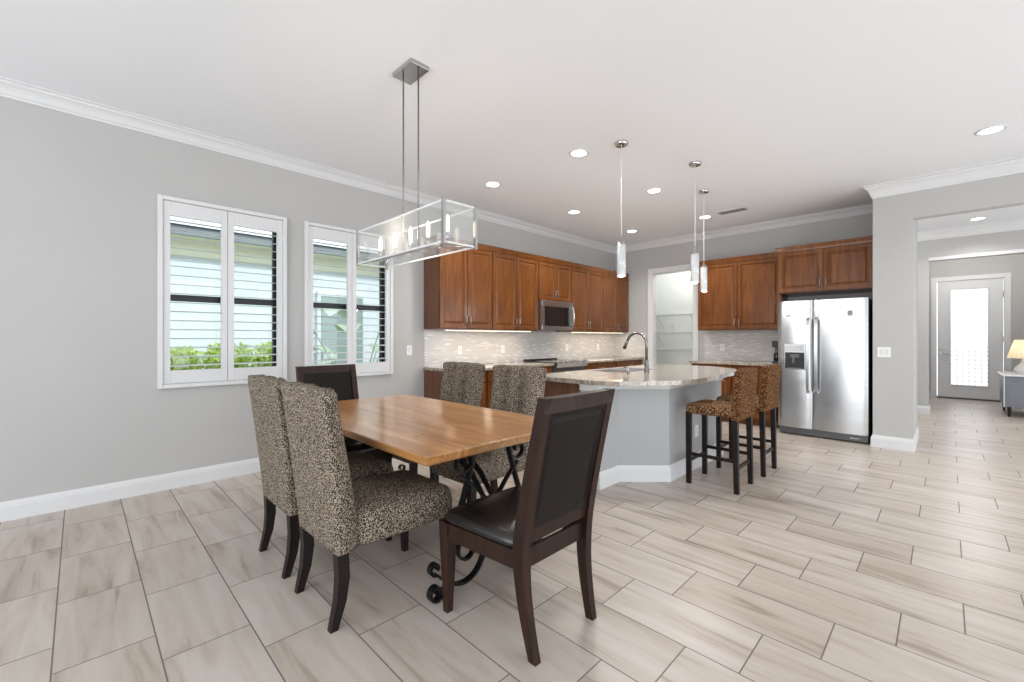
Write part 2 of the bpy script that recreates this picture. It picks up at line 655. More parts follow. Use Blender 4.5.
# ------------------------------------------------------------------ room shell
struct(MB().box(-0.2, 8.6, -3.7, 13.2, -0.12, 0.0).build('floor', M['floor']))
struct(MB().box(-0.2, 8.6, -3.7, 13.2, CEIL, CEIL + 0.12).build('ceiling', M['ceiling']))

# left wall with two window openings
WIN = [(0.50, 1.41), (1.665, 2.575)]
WZ0, WZ1 = 0.92, 2.38
mb = MB()
mb.box(-0.2, 0, -3.7, 8.8, 0, WZ0)
mb.box(-0.2, 0, -3.7, 8.8, WZ1, CEIL)
mb.box(-0.2, 0, -3.7, WIN[0][0], WZ0, WZ1)
mb.box(-0.2, 0, WIN[0][1], WIN[1][0], WZ0, WZ1)
mb.box(-0.2, 0, WIN[1][1], 8.8, WZ0, WZ1)
struct(mb.build('wall_left', M['wall']))
# kitchen back wall with the pantry doorway
PX0, PX1, PZ = 0.80, 1.56, 2.47
mb = MB()
mb.box(0, PX0, BACK, BACK + 0.12, 0, CEIL)
mb.box(PX1, 4.375, BACK, BACK + 0.12, 0, CEIL)
mb.box(PX0, PX1, BACK, BACK + 0.12, PZ, CEIL)
struct(mb.build('wall_back', M['wall']))
# pantry inside
mb = MB()
mb.box(0.0, 0.10, BACK + 0.12, 8.8, 0, CEIL)
mb.box(2.1, 2.2, BACK + 0.12, 8.8, 0, CEIL)
mb.box(0.0, 2.2, 8.7, 8.8, 0, CEIL)
mb.box(0.10, PX0, BACK + 0.12, BACK + 0.125, 0, CEIL)
mb.box(PX1, 2.1, BACK + 0.12, BACK + 0.125, 0, CEIL)
struct(mb.build('wall_pantry', M['wall_pale']))
# end wall beside the refrigerator and the header over the hall opening
struct(MB().box(4.025, 4.372, HY, BACK, 0, CEIL).build('wall_kitchen_end', M['wall']))
struct(MB().box(4.372, 8.6, HY, HY + 0.13, 2.612, CEIL).build('wall_hall_header', M['wall']))
struct(MB().box(7.4, 8.6, HY, HY + 0.13, 0, 2.612).build('wall_hall_right', M['wall']))
# second wall in the hall with its opening
mb = MB()
mb.box(2.2, 4.43, 10.04, 10.36, 0, CEIL)
mb.box(6.4, 8.6, 10.04, 10.36, 0, CEIL)
mb.box(4.43, 6.4, 10.04, 10.36, 2.58, CEIL)
struct(mb.build('wall_hall', M['wall']))
struct(MB().box(2.2, 2.35, BACK + 0.12, 10.04, 0, CEIL).build('wall_hall_left', M['wall']))
# entry wall around the front door
DX0, DX1, DZ = 4.50, 5.46, 2.48
mb = MB()
mb.box(4.1, DX0, 13.0, 13.15, 0, CEIL)
mb.box(DX1, 6.6, 13.0, 13.15, 0, CEIL)
mb.box(DX0, DX1, 13.0, 13.15, DZ, CEIL)
struct(mb.build('wall_entry', M['wall']))
struct(MB().box(4.1, 4.2, 10.36, 13.0, 0, CEIL).build('wall_entry_left', M['wall']))
struct(MB().box(5.98, 6.1, 10.36, 13.0, 0, CEIL).build('wall_entry_right', M['wall']))
# right and rear walls behind the camera; wide glazed rear opening, right wall openings added for light
mb = MB()
mb.box(8.4, 8.6, -3.7, -1.6, 0, CEIL)
mb.box(8.4, 8.6, 6.2, HY, 0, CEIL)
mb.box(8.4, 8.6, HY, 7.1, 0, CEIL)
mb.box(8.4, 8.6, 9.7, 10.4, 0, CEIL)
mb.box(8.4, 8.6, 7.1, 9.7, 2.75, CEIL)
mb.box(8.4, 8.6, -1.6, 6.2, 2.75, CEIL)
struct(mb.build('wall_right', M['wall']))
mb = MB()
mb.box(-0.2, 0.9, -3.7, -3.5, 0, CEIL)
mb.box(7.5, 8.6, -3.7, -3.5, 0, CEIL)
mb.box(0.9, 7.5, -3.7, -3.5, 2.75, CEIL)
struct(mb.build('wall_rear', M['wall']))

# mouldings
CROWN = [(0, CEIL), (0, CEIL - 0.105), (0.010, CEIL - 0.105), (0.013, CEIL - 0.090), (0.022, CEIL - 0.084), (0.034, CEIL - 0.058),
         (0.056, CEIL - 0.034), (0.072, CEIL - 0.028), (0.078, CEIL - 0.014), (0.095, CEIL - 0.010), (0.095, CEIL)]
CROWN2 = [(d * 0.85, CEIL - (CEIL - z) * 1.36) for d, z in CROWN]
BASE = [(0, 0), (0, 0.135), (0.005, 0.135), (0.008, 0.120), (0.014, 0.112), (0.014, 0.104), (0.018, 0.098), (0.018, 0)]


def moulding(name, path, prof):
    # profile stands off to the RIGHT of the direction of travel
    return struct(MB().sweep(path, [(-d, z) for d, z in prof]).build(name, M['trim'], autosmooth=30))


moulding('trim_1', [(0, -3.5), (0, BACK), (4.025, BACK)], CROWN)
moulding('trim_2', [(4.025, BACK), (4.025, HY), (8.4, HY)], CROWN2)
moulding('trim_3', [(2.35, 10.04), (8.4, 10.04)], CROWN2)
moulding('trim_4', [(4.2, 13.0), (5.98, 13.0)], CROWN2)
moulding('baseboard_left', [(0, -3.5), (0, 3.062)], BASE)
moulding('baseboard_kitchen_end', [(4.025, HY + 0.06), (4.025, HY), (4.372, HY), (4.372, BACK + 0.12)], [(d, z * 1.05) for d, z in BASE])
moulding('baseboard_hall', [(2.35, 10.04), (4.43, 10.04), (4.43, 10.36)], BASE)
moulding('baseboard_entry', [(4.2, 10.4), (4.2, 13.0), (4.40, 13.0)], BASE)
# pantry doorway casing
mb = MB()
cw = 0.085
mb.box(PX0 - cw, PX0, BACK - 0.02, BACK, 0, PZ + cw, 0.004)
mb.box(PX1, PX1 + cw, BACK - 0.02, BACK, 0, PZ + cw, 0.004)
mb.box(PX0, PX1, BACK - 0.02, BACK, PZ, PZ + cw, 0.004)
mb.box(PX0, PX0 + 0.015, BACK, BACK + 0.12, 0, PZ)
mb.box(PX1 - 0.015, PX1, BACK, BACK + 0.12, 0, PZ)
mb.box(PX0, PX1, BACK, BACK + 0.12, PZ - 0.015, PZ)
struct(mb.build('trim_5', M['trim']))
# pale strip standing in for the lit soffit of the hall header
struct(MB().box(4.43, 6.4, 10.015, 10.04, 2.56, 2.615, 0.006).build('trim_6', M['trim']))


# ------------------------------------------------------------------ windows with plantation shutters
def window(n, y0, y1, yr):
    cy = (y0 + y1) / 2
    root = bpy.data.objects.new('window_%d' % n, None)
    C.objects.link(root)
    root.location = (0, y0, WZ0)
    struct(root)
    W = y1 - y0
    H = WZ1 - WZ0

    def bx(mb, ya, yb, za, zb, xa, xb, bev=0.003):
        return mb.box(xa, xb, ya - y0, yb - y0, za - WZ0, zb - WZ0, bev)
    oy0, oy1, oz0, oz1 = y0 - 0.042, y1 + 0.042, 0.850, 2.462
    fr = MB()
    f = 0.035
    bx(fr, oy0, oy0 + f, oz0, oz1, 0.0, 0.036)
    bx(fr, oy1 - f, oy1, oz0, oz1, 0.0, 0.036)
    bx(fr, oy0 + f, oy1 - f, oz1 - f, oz1, 0.0, 0.036)
    bx(fr, oy0 + f, oy1 - f, oz0, oz0 + f, 0.0, 0.036)
    fr.build('shutter_frame', M['trim'], root)
    pw = (oy1 - oy0 - 2 * f) / 2
    for k in range(2):
        ya = oy0 + f + k * pw + 0.002
        yb = ya + pw - 0.004
        za, zb = oz0 + f + 0.003, oz1 - f - 0.003
        st = 0.048
        sh = MB()
        bx(sh, ya, ya + st, za, zb, -0.008, 0.022, 0.002)
        bx(sh, yb - st, yb, za, zb, -0.008, 0.022, 0.002)
        bx(sh, ya + st, yb - st, za, za + 0.11, -0.008, 0.022, 0.002)
        bx(sh, ya + st, yb - st, zb - 0.12, zb, -0.008, 0.022, 0.002)
        p = sh.build('shutter_panel', M['trim'], root)
        sl = MB()
        z0s, z1s = za + 0.11, zb - 0.118
        ns = 17
        pitch = (z1s - z0s) / ns
        for i in range(ns):
            zc = z0s + pitch * (i + 0.5) - WZ0
            ring = []
            for xx, dz in ((-0.040, 0), (-0.028, 0.003), (0.0, 0.0042), (0.028, 0.003), (0.040, 0), (0.028, -0.003), (0.0, -0.0042), (-0.028, -0.003)):
                tl = -0.10
                ring.append((0.004 + xx, zc + dz + xx * tl))
            sl.rings([[(x, ya + st - y0, z) for x, z in ring], [(x, yb - st - y0, z) for x, z in ring]])
        sl.build('louvers', M['trim'], p, autosmooth=40)
        if k == 1:
            kn = MB()
            for zz in (1.05, 1.68, 2.25):
                kn.box(0.022, 0.03, yb - 0.004 - y0, yb + 0.012 - y0, zz - 0.035 - WZ0, zz + 0.035 - WZ0, 0.002)
            kn.build('hinge', M['trim'], p)
        else:
            kn = MB()
            for zz in (1.05, 1.68, 2.25):
                kn.box(0.022, 0.03, ya - 0.012 - y0, ya + 0.004 - y0, zz - 0.035 - WZ0, zz + 0.035 - WZ0, 0.002)
            kn.build('hinge', M['trim'], p)
    sash = MB()
    g = 0.045
    bx(sash, y0, y0 + g, WZ0, WZ1, -0.145, -0.095, 0.003)
    bx(sash, y1 - g, y1, WZ0, WZ1, -0.145, -0.095, 0.003)
    bx(sash, y0 + g, y1 - g, WZ0, WZ0 + g, -0.145, -0.095, 0.003)
    bx(sash, y0 + g, y1 - g, WZ1 - g, WZ1, -0.145, -0.095, 0.003)
    bx(sash, y0 + g, y1 - g, 1.595, 1.650, -0.150, -0.090, 0.003)
    sash.build('window_sash', M['blackmetal'], root)
    gl = MB()
    bx(gl, y0 + g, y1 - g, WZ0 + g, 1.595, -0.121, -0.117, 0)
    bx(gl, y0 + g, y1 - g, 1.650, WZ1 - g, -0.121, -0.117, 0)
    gl.build('window_pane', M['glass_win'], root)


window(1, WIN[0][0], WIN[0][1], 0)
window(2, WIN[1][0], WIN[1][1], 0)

# ------------------------------------------------------------------ front door
fd = bpy.data.objects.new('door_1', None)
C.objects.link(fd)
fd.location = (DX0, 13.0, 0)
struct(fd)
DW = DX1 - DX0
mb = MB()
mb.box(-0.09, 0, -0.02, 0, 0, DZ + 0.09, 0.004).box(DW, DW + 0.09, -0.02, 0, 0, DZ + 0.09, 0.004).box(0, DW, -0.02, 0, DZ, DZ + 0.09, 0.004)
mb.build('door_casing', M['trim'], fd)
gx0, gx1, gz0, gz1 = 0.185, 0.765, 0.27, 2.31
mb = MB()
mb.box(0.012, gx0, 0.03, 0.075, 0.03, DZ - 0.012).box(gx1, DW - 0.012, 0.03, 0.075, 0.03, DZ - 0.012)
mb.box(gx0, gx1, 0.03, 0.075, 0.03, gz0).box(gx0, gx1, 0.03, 0.075, gz1, DZ - 0.012)
leaf = mb.build('door_leaf', M['trim'], fd)
mb = MB()
e = 0.03
mb.box(gx0, gx0 + e, 0.018, 0.03, gz0, gz1, 0.004).box(gx1 - e, gx1, 0.018, 0.03, gz0, gz1, 0.004)
mb.box(gx0 + e, gx1 - e, 0.018, 0.03, gz0, gz0 + e, 0.004).box(gx0 + e, gx1 - e, 0.018, 0.03, gz1 - e, gz1, 0.004)
mb.build('glazing_bead', M['trim'], leaf)
MB().box(gx0, gx1, 0.05, 0.056, gz0, gz1).build('door_glass', M['door_glass'], leaf)
mb = MB()
cs = (gx1 - gx0 - 2 * e) / 6
for i in range(6):
    for j in range(12):
        cx_, cz_ = gx0 + e + cs * (i + 0.5), gz0 + e + cs * (j + 0.5)
        rr = cs * (0.62 if j < 9 else 0.56 - 0.03 * (j - 9))
        mb.tube([(cx_ + rr * math.cos(a * math.pi / 8), 0.046, cz_ + rr * math.sin(a * math.pi / 8)) for a in range(17)], 0.0042 if j < 9 else 0.0025, 4)
mb.build('etched_lattice', M['lattice'], leaf)
mb = MB()
mb.tube([(0.09, 0.03, 1.07), (0.09, 0.0, 1.07)], 0.028, 14)
mb.build('deadbolt', M['brushed'], leaf)
mb = MB()
mb.tube([(0.09, 0.03, 0.94), (0.09, 0.018, 0.94)], 0.030, 14)
mb.tube([(0.09, 0.02, 0.94), (0.09, -0.03, 0.94), (0.20, -0.035, 0.935)], 0.010, 8)
mb.build('lever_handle', M['brushed'], leaf)
mb = MB()
for zz in (0.35, 1.25, 2.15):
    mb.box(DW - 0.022, DW - 0.002, 0.015, 0.03, zz - 0.06, zz + 0.06, 0.003)
mb.build('hinge', M['brushed'], leaf)
MB().box(0, DW, -0.02, 0.14, 0, 0.03, 0.004).build('threshold', M['threshold'], fd)

# ------------------------------------------------------------------ outdoors
g = MB().box(-30, -0.2, -20, 25, -0.35, -0.15).build('lawn', M['grass'])
struct(g)
g = MB().box(2.5, 12, 13.2, 22, -0.25, -0.13).build('entry_paving', M['paving'])
struct(g)
nb = thing('neighbour_house', 'pale stuccoed neighbouring house seen through the window shutters', 'house', (-3.2, 0, -0.15))
MB().box(-6, 0, -10, 12, 0, 2.80).build('wall', M['stucco'], nb)
MB().box(-0.1, 0.03, -10, 12, 2.62, 2.86).build('eave_band', M['cream'], nb)
MB().box(-0.1, 0.32, -10, 12, 2.86, 2.88).build('soffit', M['cream'], nb)
MB().box(0.30, 0.36, -10, 12, 2.86, 2.98).build('fascia', M['fascia'], nb)
mb = MB()
mb.rings([[(0.40, -10, 2.99), (0.40, 12, 2.99)], [(-4, -10, 4.9), (-4, 12, 4.9)], [(-4, -10, 4.8), (-4, 12, 4.8)], [(0.3, -10, 2.93), (0.3, 12, 2.93)]], False, False, False)
mb.build('roof', M['rooftile'], nb)
hw = MB()
hw.box(0.0, 0.06, 2.95, 3.85, 0.6, 2.25, 0.01)
hw.build('window_surround', M['stucco'], nb)
MB().box(0.05, 0.075, 3.02, 3.78, 0.68, 2.17).build('window_glass', plain('green grey window', (0.30, 0.38, 0.36), 0.15, var=0.05), nb)


def leaf_cloud(mb, c, r, n, size, rnd):
    for _ in range(n):
        while True:
            p = Vector((rnd.uniform(-1, 1), rnd.uniform(-1, 1), rnd.uniform(-1, 1)))
            if (abs(p.x) ** 6 + abs(p.y) ** 8 + abs(p.z) ** 6) < 1:
                break
        q = Vector((c[0] + p.x * r[0], c[1] + p.y * r[1], c[2] + p.z * r[2]))
        d = Vector((rnd.gauss(0, 1), rnd.gauss(0, 1), rnd.gauss(0.5, 1))).normalized()
        sd = d.cross(Vector((rnd.gauss(0, 1), rnd.gauss(0, 1), rnd.gauss(0, 1)))).normalized()
        nn = d.cross(sd) * size * 0.12
        s = size * rnd.uniform(0.7, 1.3)
        vs = [q, q + d * s * 0.5 + sd * s * 0.24 + nn, q + d * s, q + d * s * 0.5 - sd * s * 0.24 + nn]
        bv = [mb.bm.verts.new(v) for v in vs]
        mb.bm.faces.new(bv)


rnd = random.Random(3)
hl = ['lime green leafy shrub outside, lowest behind the left shutter panel of the left window',
      'lime green leafy shrub outside, behind the middle stile of the left window',
      'lime green leafy shrub outside, behind the right shutter panel of the left window']
for i, (yy, hh) in enumerate(((0.47, 1.10), (1.06, 1.16), (1.65, 1.20))):
    t = thing('garden_shrub', hl[i], 'shrub', (-2.15, yy + 0.35, -0.15), 0, 'shrubs outside the left window')
    mb = MB()
    leaf_cloud(mb, (0, 0, 0.72), (0.34, 0.25, 0.575 + 0.02 * i), 3400, 0.075, rnd)
    mb.build('foliage', M['hedge'], t)
    mb = MB()
    for k in range(6):
        a = k * 1.05
        mb.tube([(0.03 * math.cos(a), 0.03 * math.sin(a), 0), (0.2 * math.cos(a), 0.22 * math.sin(a), 0.7)], [0.012, 0.005], 5)
    mb.build('stem', M['stem'], t)

# broad leaved plant outside the right window
t = thing('broad_leaved_plant', 'tall broad leaved plant standing outside the right shuttered window', 'plant', (-1.40, 2.85, -0.15))
mb = MB()
st = MB()
rnd = random.Random(11)
for k, (ang, lean, hh, ll) in enumerate(((-2.3, 0.35, 1.15, 0.55), (-1.7, 0.55, 1.45, 0.6), (-0.9, 0.3, 1.7, 0.6), (0.4, 0.5, 1.35, 0.6), (1.4, 0.35, 1.6, 0.6), (2.2, 0.6, 1.2, 0.55), (3.0, 0.3, 1.5, 0.6), (-1.9, 0.75, 0.95, 0.5), (-2.8, 0.7, 0.9, 0.55))):
    dx, dy = math.cos(ang), math.sin(ang)
    pts = []
    for i in range(9):
        u = i / 8
        pts.append((dx * lean * u ** 1.6, dy * lean * u ** 1.6, hh * u))
    st.tube(pts, [0.014 - 0.008 * i / 8 for i in range(9)], 6)
    base = Vector(pts[-1])
    side = Vector((-dy, dx, 0))
    rs = []
    for i in range(11):
        u = i / 10
        c = base + Vector((dx, dy, 0)) * (ll * u * 0.75) + Vector((0, 0, 1)) * (ll * (0.75 * u - 0.75 * u * u))
        wd = 0.20 * math.sin(math.pi * min(1, 0.06 + u * 0.94)) ** 0.7 + 0.002
        rs.append([tuple(c - side * wd + Vector((0, 0, 0.03 * (wd / 0.14)))), tuple(c), tuple(c + side * wd + Vector((0, 0, 0.03 * (wd / 0.14))))])
    mb.rings(rs, False, False, False)
mb.build('leaves', M['banana'], t, smooth=True)
st.build('stem', M['stem'], t, smooth=True)

# ------------------------------------------------------------------ cabinets
HANDLE_R = 0.006


def pull(mb, x, z0, z1, y):
    mb.tube([(x, y - 0.028, z0 - 0.012), (x, y - 0.028, z1 + 0.012)], HANDLE_R, 8)
    mb.tube([(x, y, z0), (x, y - 0.028, z0)], 0.0045, 6)
    mb.tube([(x, y, z1), (x, y - 0.028, z1)], 0.0045, 6)


def hpull(mb, x0, x1, z, y):
    mb.tube([(x0 - 0.012, y - 0.028, z), (x1 + 0.012, y - 0.028, z)], HANDLE_R, 8)
    mb.tube([(x0, y, z), (x0, y - 0.028, z)], 0.0045, 6)
    mb.tube([(x1, y, z), (x1, y - 0.028, z)], 0.0045, 6)


def cabinet(name, label, cat, loc, rotz, w, z0, z1, depth, doors=2, handle='bottom', group=None, drawer=0.0, crown=True, toe=0.0, endp=None, ct=0.07):
    """cabinet unit in local axes: x along its wall, fronts face -Y"""
    t = thing(name, label, cat, loc, rotz, group)
    g = 0.0008
    body = MB()
    body.box(g, w - g, -(depth - 0.022), -0.001, z0 + toe, z1)
    if toe:
        body.box(g, w - g, -(depth - 0.09), -0.001, z0, z0 + toe)
    body.build('carcass', M['cab'], t)
    if endp == 'left':
        MB().box(-0.004, g, -(depth - 0.022), -0.001, z0 + toe, z1).build('end_panel', M['cab_side'], t)
    if crown:
        cr = MB()
        prof = [(0, z1), (0.012, z1), (0.016, z1 + ct * 0.35), (0.026, z1 + ct * 0.8), (0.030, z1 + ct), (0, z1 + ct)]
        yf = -(depth - 0.022)
        path = [(g, yf), (w - g, yf)]
        if endp == 'left':
            path = [(g, -0.002)] + path
        cr.sweep(path, [(-d, z) for d, z in prof])
        cr.build('cornice', M['cab'], t)
    yb = -depth
    dz0 = z0 + toe + 0.012
    dz1 = z1 - 0.012
    if drawer:
        dw = MB().panel(w - 0.03, drawer - 0.01, 0.015, dz1 - drawer + 0.01, yb, 0.021, [(0, 0.021), (0, 0.003), (0.003, 0), (0.022, 0), (0.028, 0.005)]).build('drawer', M['cab'], t)
        h = MB()
        hpull(h, w / 2 - 0.05, w / 2 + 0.05, dz1 - drawer / 2, yb)
        h.build('handle', M['brushed'], dw, smooth=True)
        dz1 -= drawer + 0.008
    dwid = (w - 0.016 - 0.007 * (doors - 1)) / doors
    for k in range(doors):
        x = 0.008 + k * (dwid + 0.007)
        d = MB().panel(dwid, dz1 - dz0, x, dz0, yb, 0.021).build('door', M['cab'], t)
        hx = x + dwid - 0.028 if (k % 2 == 0 and doors > 1) else x + 0.028
        h = MB()
        L = 0.10
        if handle == 'bottom':
            pull(h, hx, dz0 + 0.045, dz0 + 0.045 + L, yb)
        else:
            pull(h, hx, dz1 - 0.045 - L, dz1 - 0.045, yb)
        h.build('handle', M['brushed'], d, smooth=True)
    return t


UB = 3.062
ucuts = [UB, 3.925, 4.855]
cabinet('upper_cabinet', 'tall two-door cherry upper cabinet nearest the window wall end', 'cabinet', (0, UB, 0), R(90), 0.863, 1.385, 2.435, 0.335, endp='left', group='cherry wall cabinets')
cabinet('upper_cabinet', 'tall two-door cherry upper cabinet left of the microwave', 'cabinet', (0, 3.925, 0), R(90), 0.930, 1.385, 2.435, 0.335, group='cherry wall cabinets')
cabinet('upper_cabinet', 'short two-door cherry cabinet mounted above the microwave', 'cabinet', (0, 4.855, 0), R(90), 0.80, 1.845, 2.435, 0.335, group='cherry wall cabinets')
cabinet('upper_cabinet', 'tall two-door cherry upper cabinet right of the microwave', 'cabinet', (0, 5.655, 0), R(90), 0.93, 1.385, 2.435, 0.335, group='cherry wall cabinets')
cabinet('upper_cabinet', 'narrower two-door cherry upper cabinet in the corner beside the pantry doorway', 'cabinet', (0, 6.585, 0), R(90), 0.875, 1.385, 2.435, 0.335, group='cherry wall cabinets')
# base cabinets along the left wall
RY0, RY1 = 4.862, 5.628
bl = [(3.066, 0.52, 'cherry base cabinet with one drawer at the exposed left end of the run', 1),
      (3.586, 0.636, 'cherry base cabinet behind the gap between the two far dining chairs', 2),
      (4.222, 0.636, 'cherry base cabinet immediately left of the range', 2),
      (5.632, 0.934, 'cherry base cabinet immediately right of the range', 2),
      (6.566, 0.93, 'cherry base cabinet in the far left corner of the kitchen', 2)]
for k, (yy, ww, lb, nd) in enumerate(bl):
    cabinet('base_cabinet', lb, 'cabinet', (0, yy, 0), R(90), ww, 0.0, 0.874, 0.60, nd, 'top', 'cherry base cabinets', 0.15, False, 0.10, 'left' if k == 0 else None)
# worktops
mb = MB()
mb.box(0.002, 0.635, 3.045, RY0 - 0.003, 0.8745, 0.912, 0.004)
tag(mb.build('kitchen_worktop', M['granite']), 'granite worktop on the left wall between its open end and the range', 'worktop')
mb = MB()
mb.box(0.002, 0.635, RY1 + 0.003, BACK - 0.002, 0.8745, 0.912, 0.004)
tag(mb.build('kitchen_worktop', M['granite']), 'granite worktop on the left wall between the range and the corner', 'worktop')
# back wall: uppers, bases, worktop
cabinet('upper_cabinet', 'large two-door cherry upper cabinet between pantry doorway and refrigerator', 'cabinet', (1.762, BACK, 0), 0, 1.200, 1.40, 2.455, 0.335, endp='left', group='cherry wall cabinets')
cabinet('upper_cabinet', 'wide two-door cherry cabinet mounted above the refrigerator', 'cabinet', (2.992, BACK, 0), 0, 1.030, 1.885, 2.445, 0.68, endp='left', group='cherry wall cabinets')
cabinet('base_cabinet', 'cherry base cabinet under the back worktop, beside the pantry doorway', 'cabinet', (1.762, BACK, 0), 0, 0.60, 0.0, 0.874, 0.60, 2, 'top', 'cherry base cabinets', 0.15, False, 0.10, 'left')
cabinet('base_cabinet', 'cherry base cabinet under the back worktop, beside the refrigerator', 'cabinet', (2.363, BACK, 0), 0, 0.60, 0.0, 0.874, 0.60, 2, 'top', 'cherry base cabinets', 0.15, False, 0.10)
tag(MB().box(1.742, 2.968, BACK - 0.635, BACK - 0.002, 0.8745, 0.912, 0.004).build('kitchen_worktop', M['granite']), 'short granite worktop on the back wall left of the refrigerator', 'worktop')
# refrigerator side gable
# backsplash tiling
o = MB().box(0.0, 0.009, 3.062, BACK - 0.001, 0.914, 1.384).build('trim_7', M['mosaic'])
struct(o)
o = MB().box(1.745, 2.968, BACK - 0.009, BACK, 0.914, 1.399).build('trim_8', M['mosaic'])
struct(o)
o = MB().box(0.009, 0.66, BACK - 0.009, BACK, 0.914, 1.384).build('trim_9', M['mosaic'])
struct(o)
# under cabinet lights
for k, (ya, yb) in enumerate(((3.2, 4.75), (5.75, 7.35))):
    t = thing('under_cabinet_light', ('slim warm light bar under the upper cabinets left of the microwave', 'slim warm light bar under the upper cabinets right of the microwave')[k], 'light', (0.26, ya, 1.384), 0, 'under-cabinet light bars')
    MB().box(-0.02, 0.02, 0, yb - ya, -0.016, -0.002, 0.003).build('housing', M['white_plastic'], t)
    MB().box(-0.014, 0.014, 0.01, yb - ya - 0.01, -0.018, -0.0155).build('diffuser', plain('warm led strip', (1, 1, 1), 0.4, emit=(1.0, 0.78, 0.52), es=6.0), t)
    light('AREA', 'under_cabinet_glow', (0.26, (ya + yb) / 2, 1.362), 3.2, (1.0, 0.84, 0.66), rot=(0, 0, 0), size=0.03, size_y=yb - ya)

# ------------------------------------------------------------------ microwave (local x along wall, front -Y)
t = thing('microwave', 'stainless over-the-range microwave with black door window', 'microwave', (0, 4.872, 1.40), R(90))
W_, H_, D_ = 0.766, 0.44, 0.39
MB().box(0, W_, -D_ + 0.04, -0.002, 0, H_, 0.004).build('body', M['steel_dark'], t)
mb = MB()
fr = 0.055
mb.box(0, W_, -D_, -D_ + 0.04, H_ - 0.085, H_, 0.004)
mb.box(0, W_, -D_, -D_ + 0.04, 0.0, 0.055, 0.004)
mb.box(0, fr, -D_, -D_ + 0.04, 0.055, H_ - 0.085)
mb.box(W_ - 0.11, W_, -D_, -D_ + 0.04, 0.055, H_ - 0.085)
dr = mb.build('door', M['steel'], t)
MB().box(fr, W_ - 0.11, -D_ + 0.004, -D_ + 0.03, 0.055, H_ - 0.085).build('window', M['blackglass'], dr)
mb = MB()
mb.tube([(W_ - 0.06 + 0.0, -D_, 0.05), (W_ - 0.055, -D_ - 0.035, 0.08), (W_ - 0.05, -D_ - 0.055, 0.21), (W_ - 0.055, -D_ - 0.035, 0.34), (W_ - 0.06, -D_, 0.37)], 0.012, 8)
mb.build('handle', M['steel'], dr, smooth=True)
mb = MB()
for k in range(14):
    mb.box(0.06 + k * 0.045, 0.09 + k * 0.045, -D_ - 0.001, -D_ + 0.002, H_ - 0.022, H_ - 0.016)
mb.build('vent_grille', M['steel_dark'], t)

# ------------------------------------------------------------------ range
t = thing('kitchen_range', 'slide-in range with black cooktop and stainless front under the microwave', 'stove', (0, RY0, 0), R(90))
W_ = RY1 - RY0
MB().box(0.001, W_ - 0.001, -0.62, -0.012, 0.06, 0.905, 0.004).build('body', M['steel_dark'], t)
MB().box(0.001, W_ - 0.001, -0.665, -0.012, 0.905, 0.922, 0.003).build('cooktop', M['blackglass'], t)
mb = MB()
mb.rings([[(0.001, -0.62, 0.84), (W_ - 0.001, -0.62, 0.84)], [(0.001, -0.66, 0.84), (W_ - 0.001, -0.66, 0.84)], [(0.001, -0.69, 0.90), (W_ - 0.001, -0.69, 0.90)], [(0.001, -0.67, 0.936), (W_ - 0.001, -0.67, 0.936)], [(0.001, -0.62, 0.925), (W_ - 0.001, -0.62, 0.925)]], False, False, False)
mb.build('control_panel', M['steel'], t)
for k in range(5):
    x = 0.10 + k * (W_ - 0.2) / 4
    MB().tube([(x, -0.66, 0.925), (x, -0.705, 0.945)], [0.020, 0.017], 12).build('knob', M['steel'], t, smooth=True)
MB().box(-0.0, W_, -0.065, -0.012, 0.922, 0.943, 0.004).build('vent_rail', M['plastic_black'], t)
mb = MB()
mb.box(0.01, W_ - 0.01, -0.655, -0.62, 0.26, 0.79, 0.006)
dr = mb.build('oven_door', M['steel'], t)
MB().box(0.10, W_ - 0.10, -0.658, -0.654, 0.36, 0.66).build('window', M['blackglass'], dr)
mb = MB()
hpull(mb, 0.08, W_ - 0.08, 0.735, -0.655)
mb.build('handle', M['steel'], dr, smooth=True)
dw = MB().box(0.01, W_ - 0.01, -0.655, -0.62, 0.08, 0.25, 0.006).build('drawer', M['steel'], t)
mb = MB()
for (x, y, r) in ((0.2, -0.2, 0.085), (0.56, -0.2, 0.07), (0.2, -0.46, 0.07), (0.56, -0.46, 0.10)):
    mb.tube([(x + r * math.cos(a * math.pi / 12), y + r * math.sin(a * math.pi / 12), 0.9225) for a in range(25)], 0.0015, 4)
mb.build('burner_ring', M['grey_metal'], t)

# ------------------------------------------------------------------ refrigerator
FX0, FX1, FY = 3.035, 3.985, 6.620
t = thing('refrigerator', 'stainless side-by-side refrigerator with water dispenser in its left door', 'refrigerator', (FX0, FY, 0))
FW = FX1 - FX0
MB().box(0.004, FW - 0.0, 0.078, 0.86, 0.02, 1.75, 0.005).build('body', M['plastic_black'], t)
mb = MB()
mb.box(0.01, FW - 0.01, 0.05, 0.08, 0.015, 0.10, 0.004)
for k in range(18):
    mb.box(0.05 + k * 0.047, 0.085 + k * 0.047, 0.046, 0.052, 0.035, 0.075)
mb.build('kick_grille', M['steel_dark'], t)
SP = 0.392


def fridge_door(x0, x1, hole=None):
    mb = MB()
    z0, z1 = 0.105, 1.758
    n = 14
    prof = []
    for i in range(n + 1):
        u = i / n
        x = x0 + (x1 - x0) * u
        y = 0.018 - 0.018 * (1 - (2 * u - 1) ** 2)
        if i in (0, n):
            y += 0.008
        prof.append((x, y))
    pts = prof + [(x1, 0.074), (x0, 0.074)]
    mb.prism(pts, z0, z1, 0.0)
    return mb


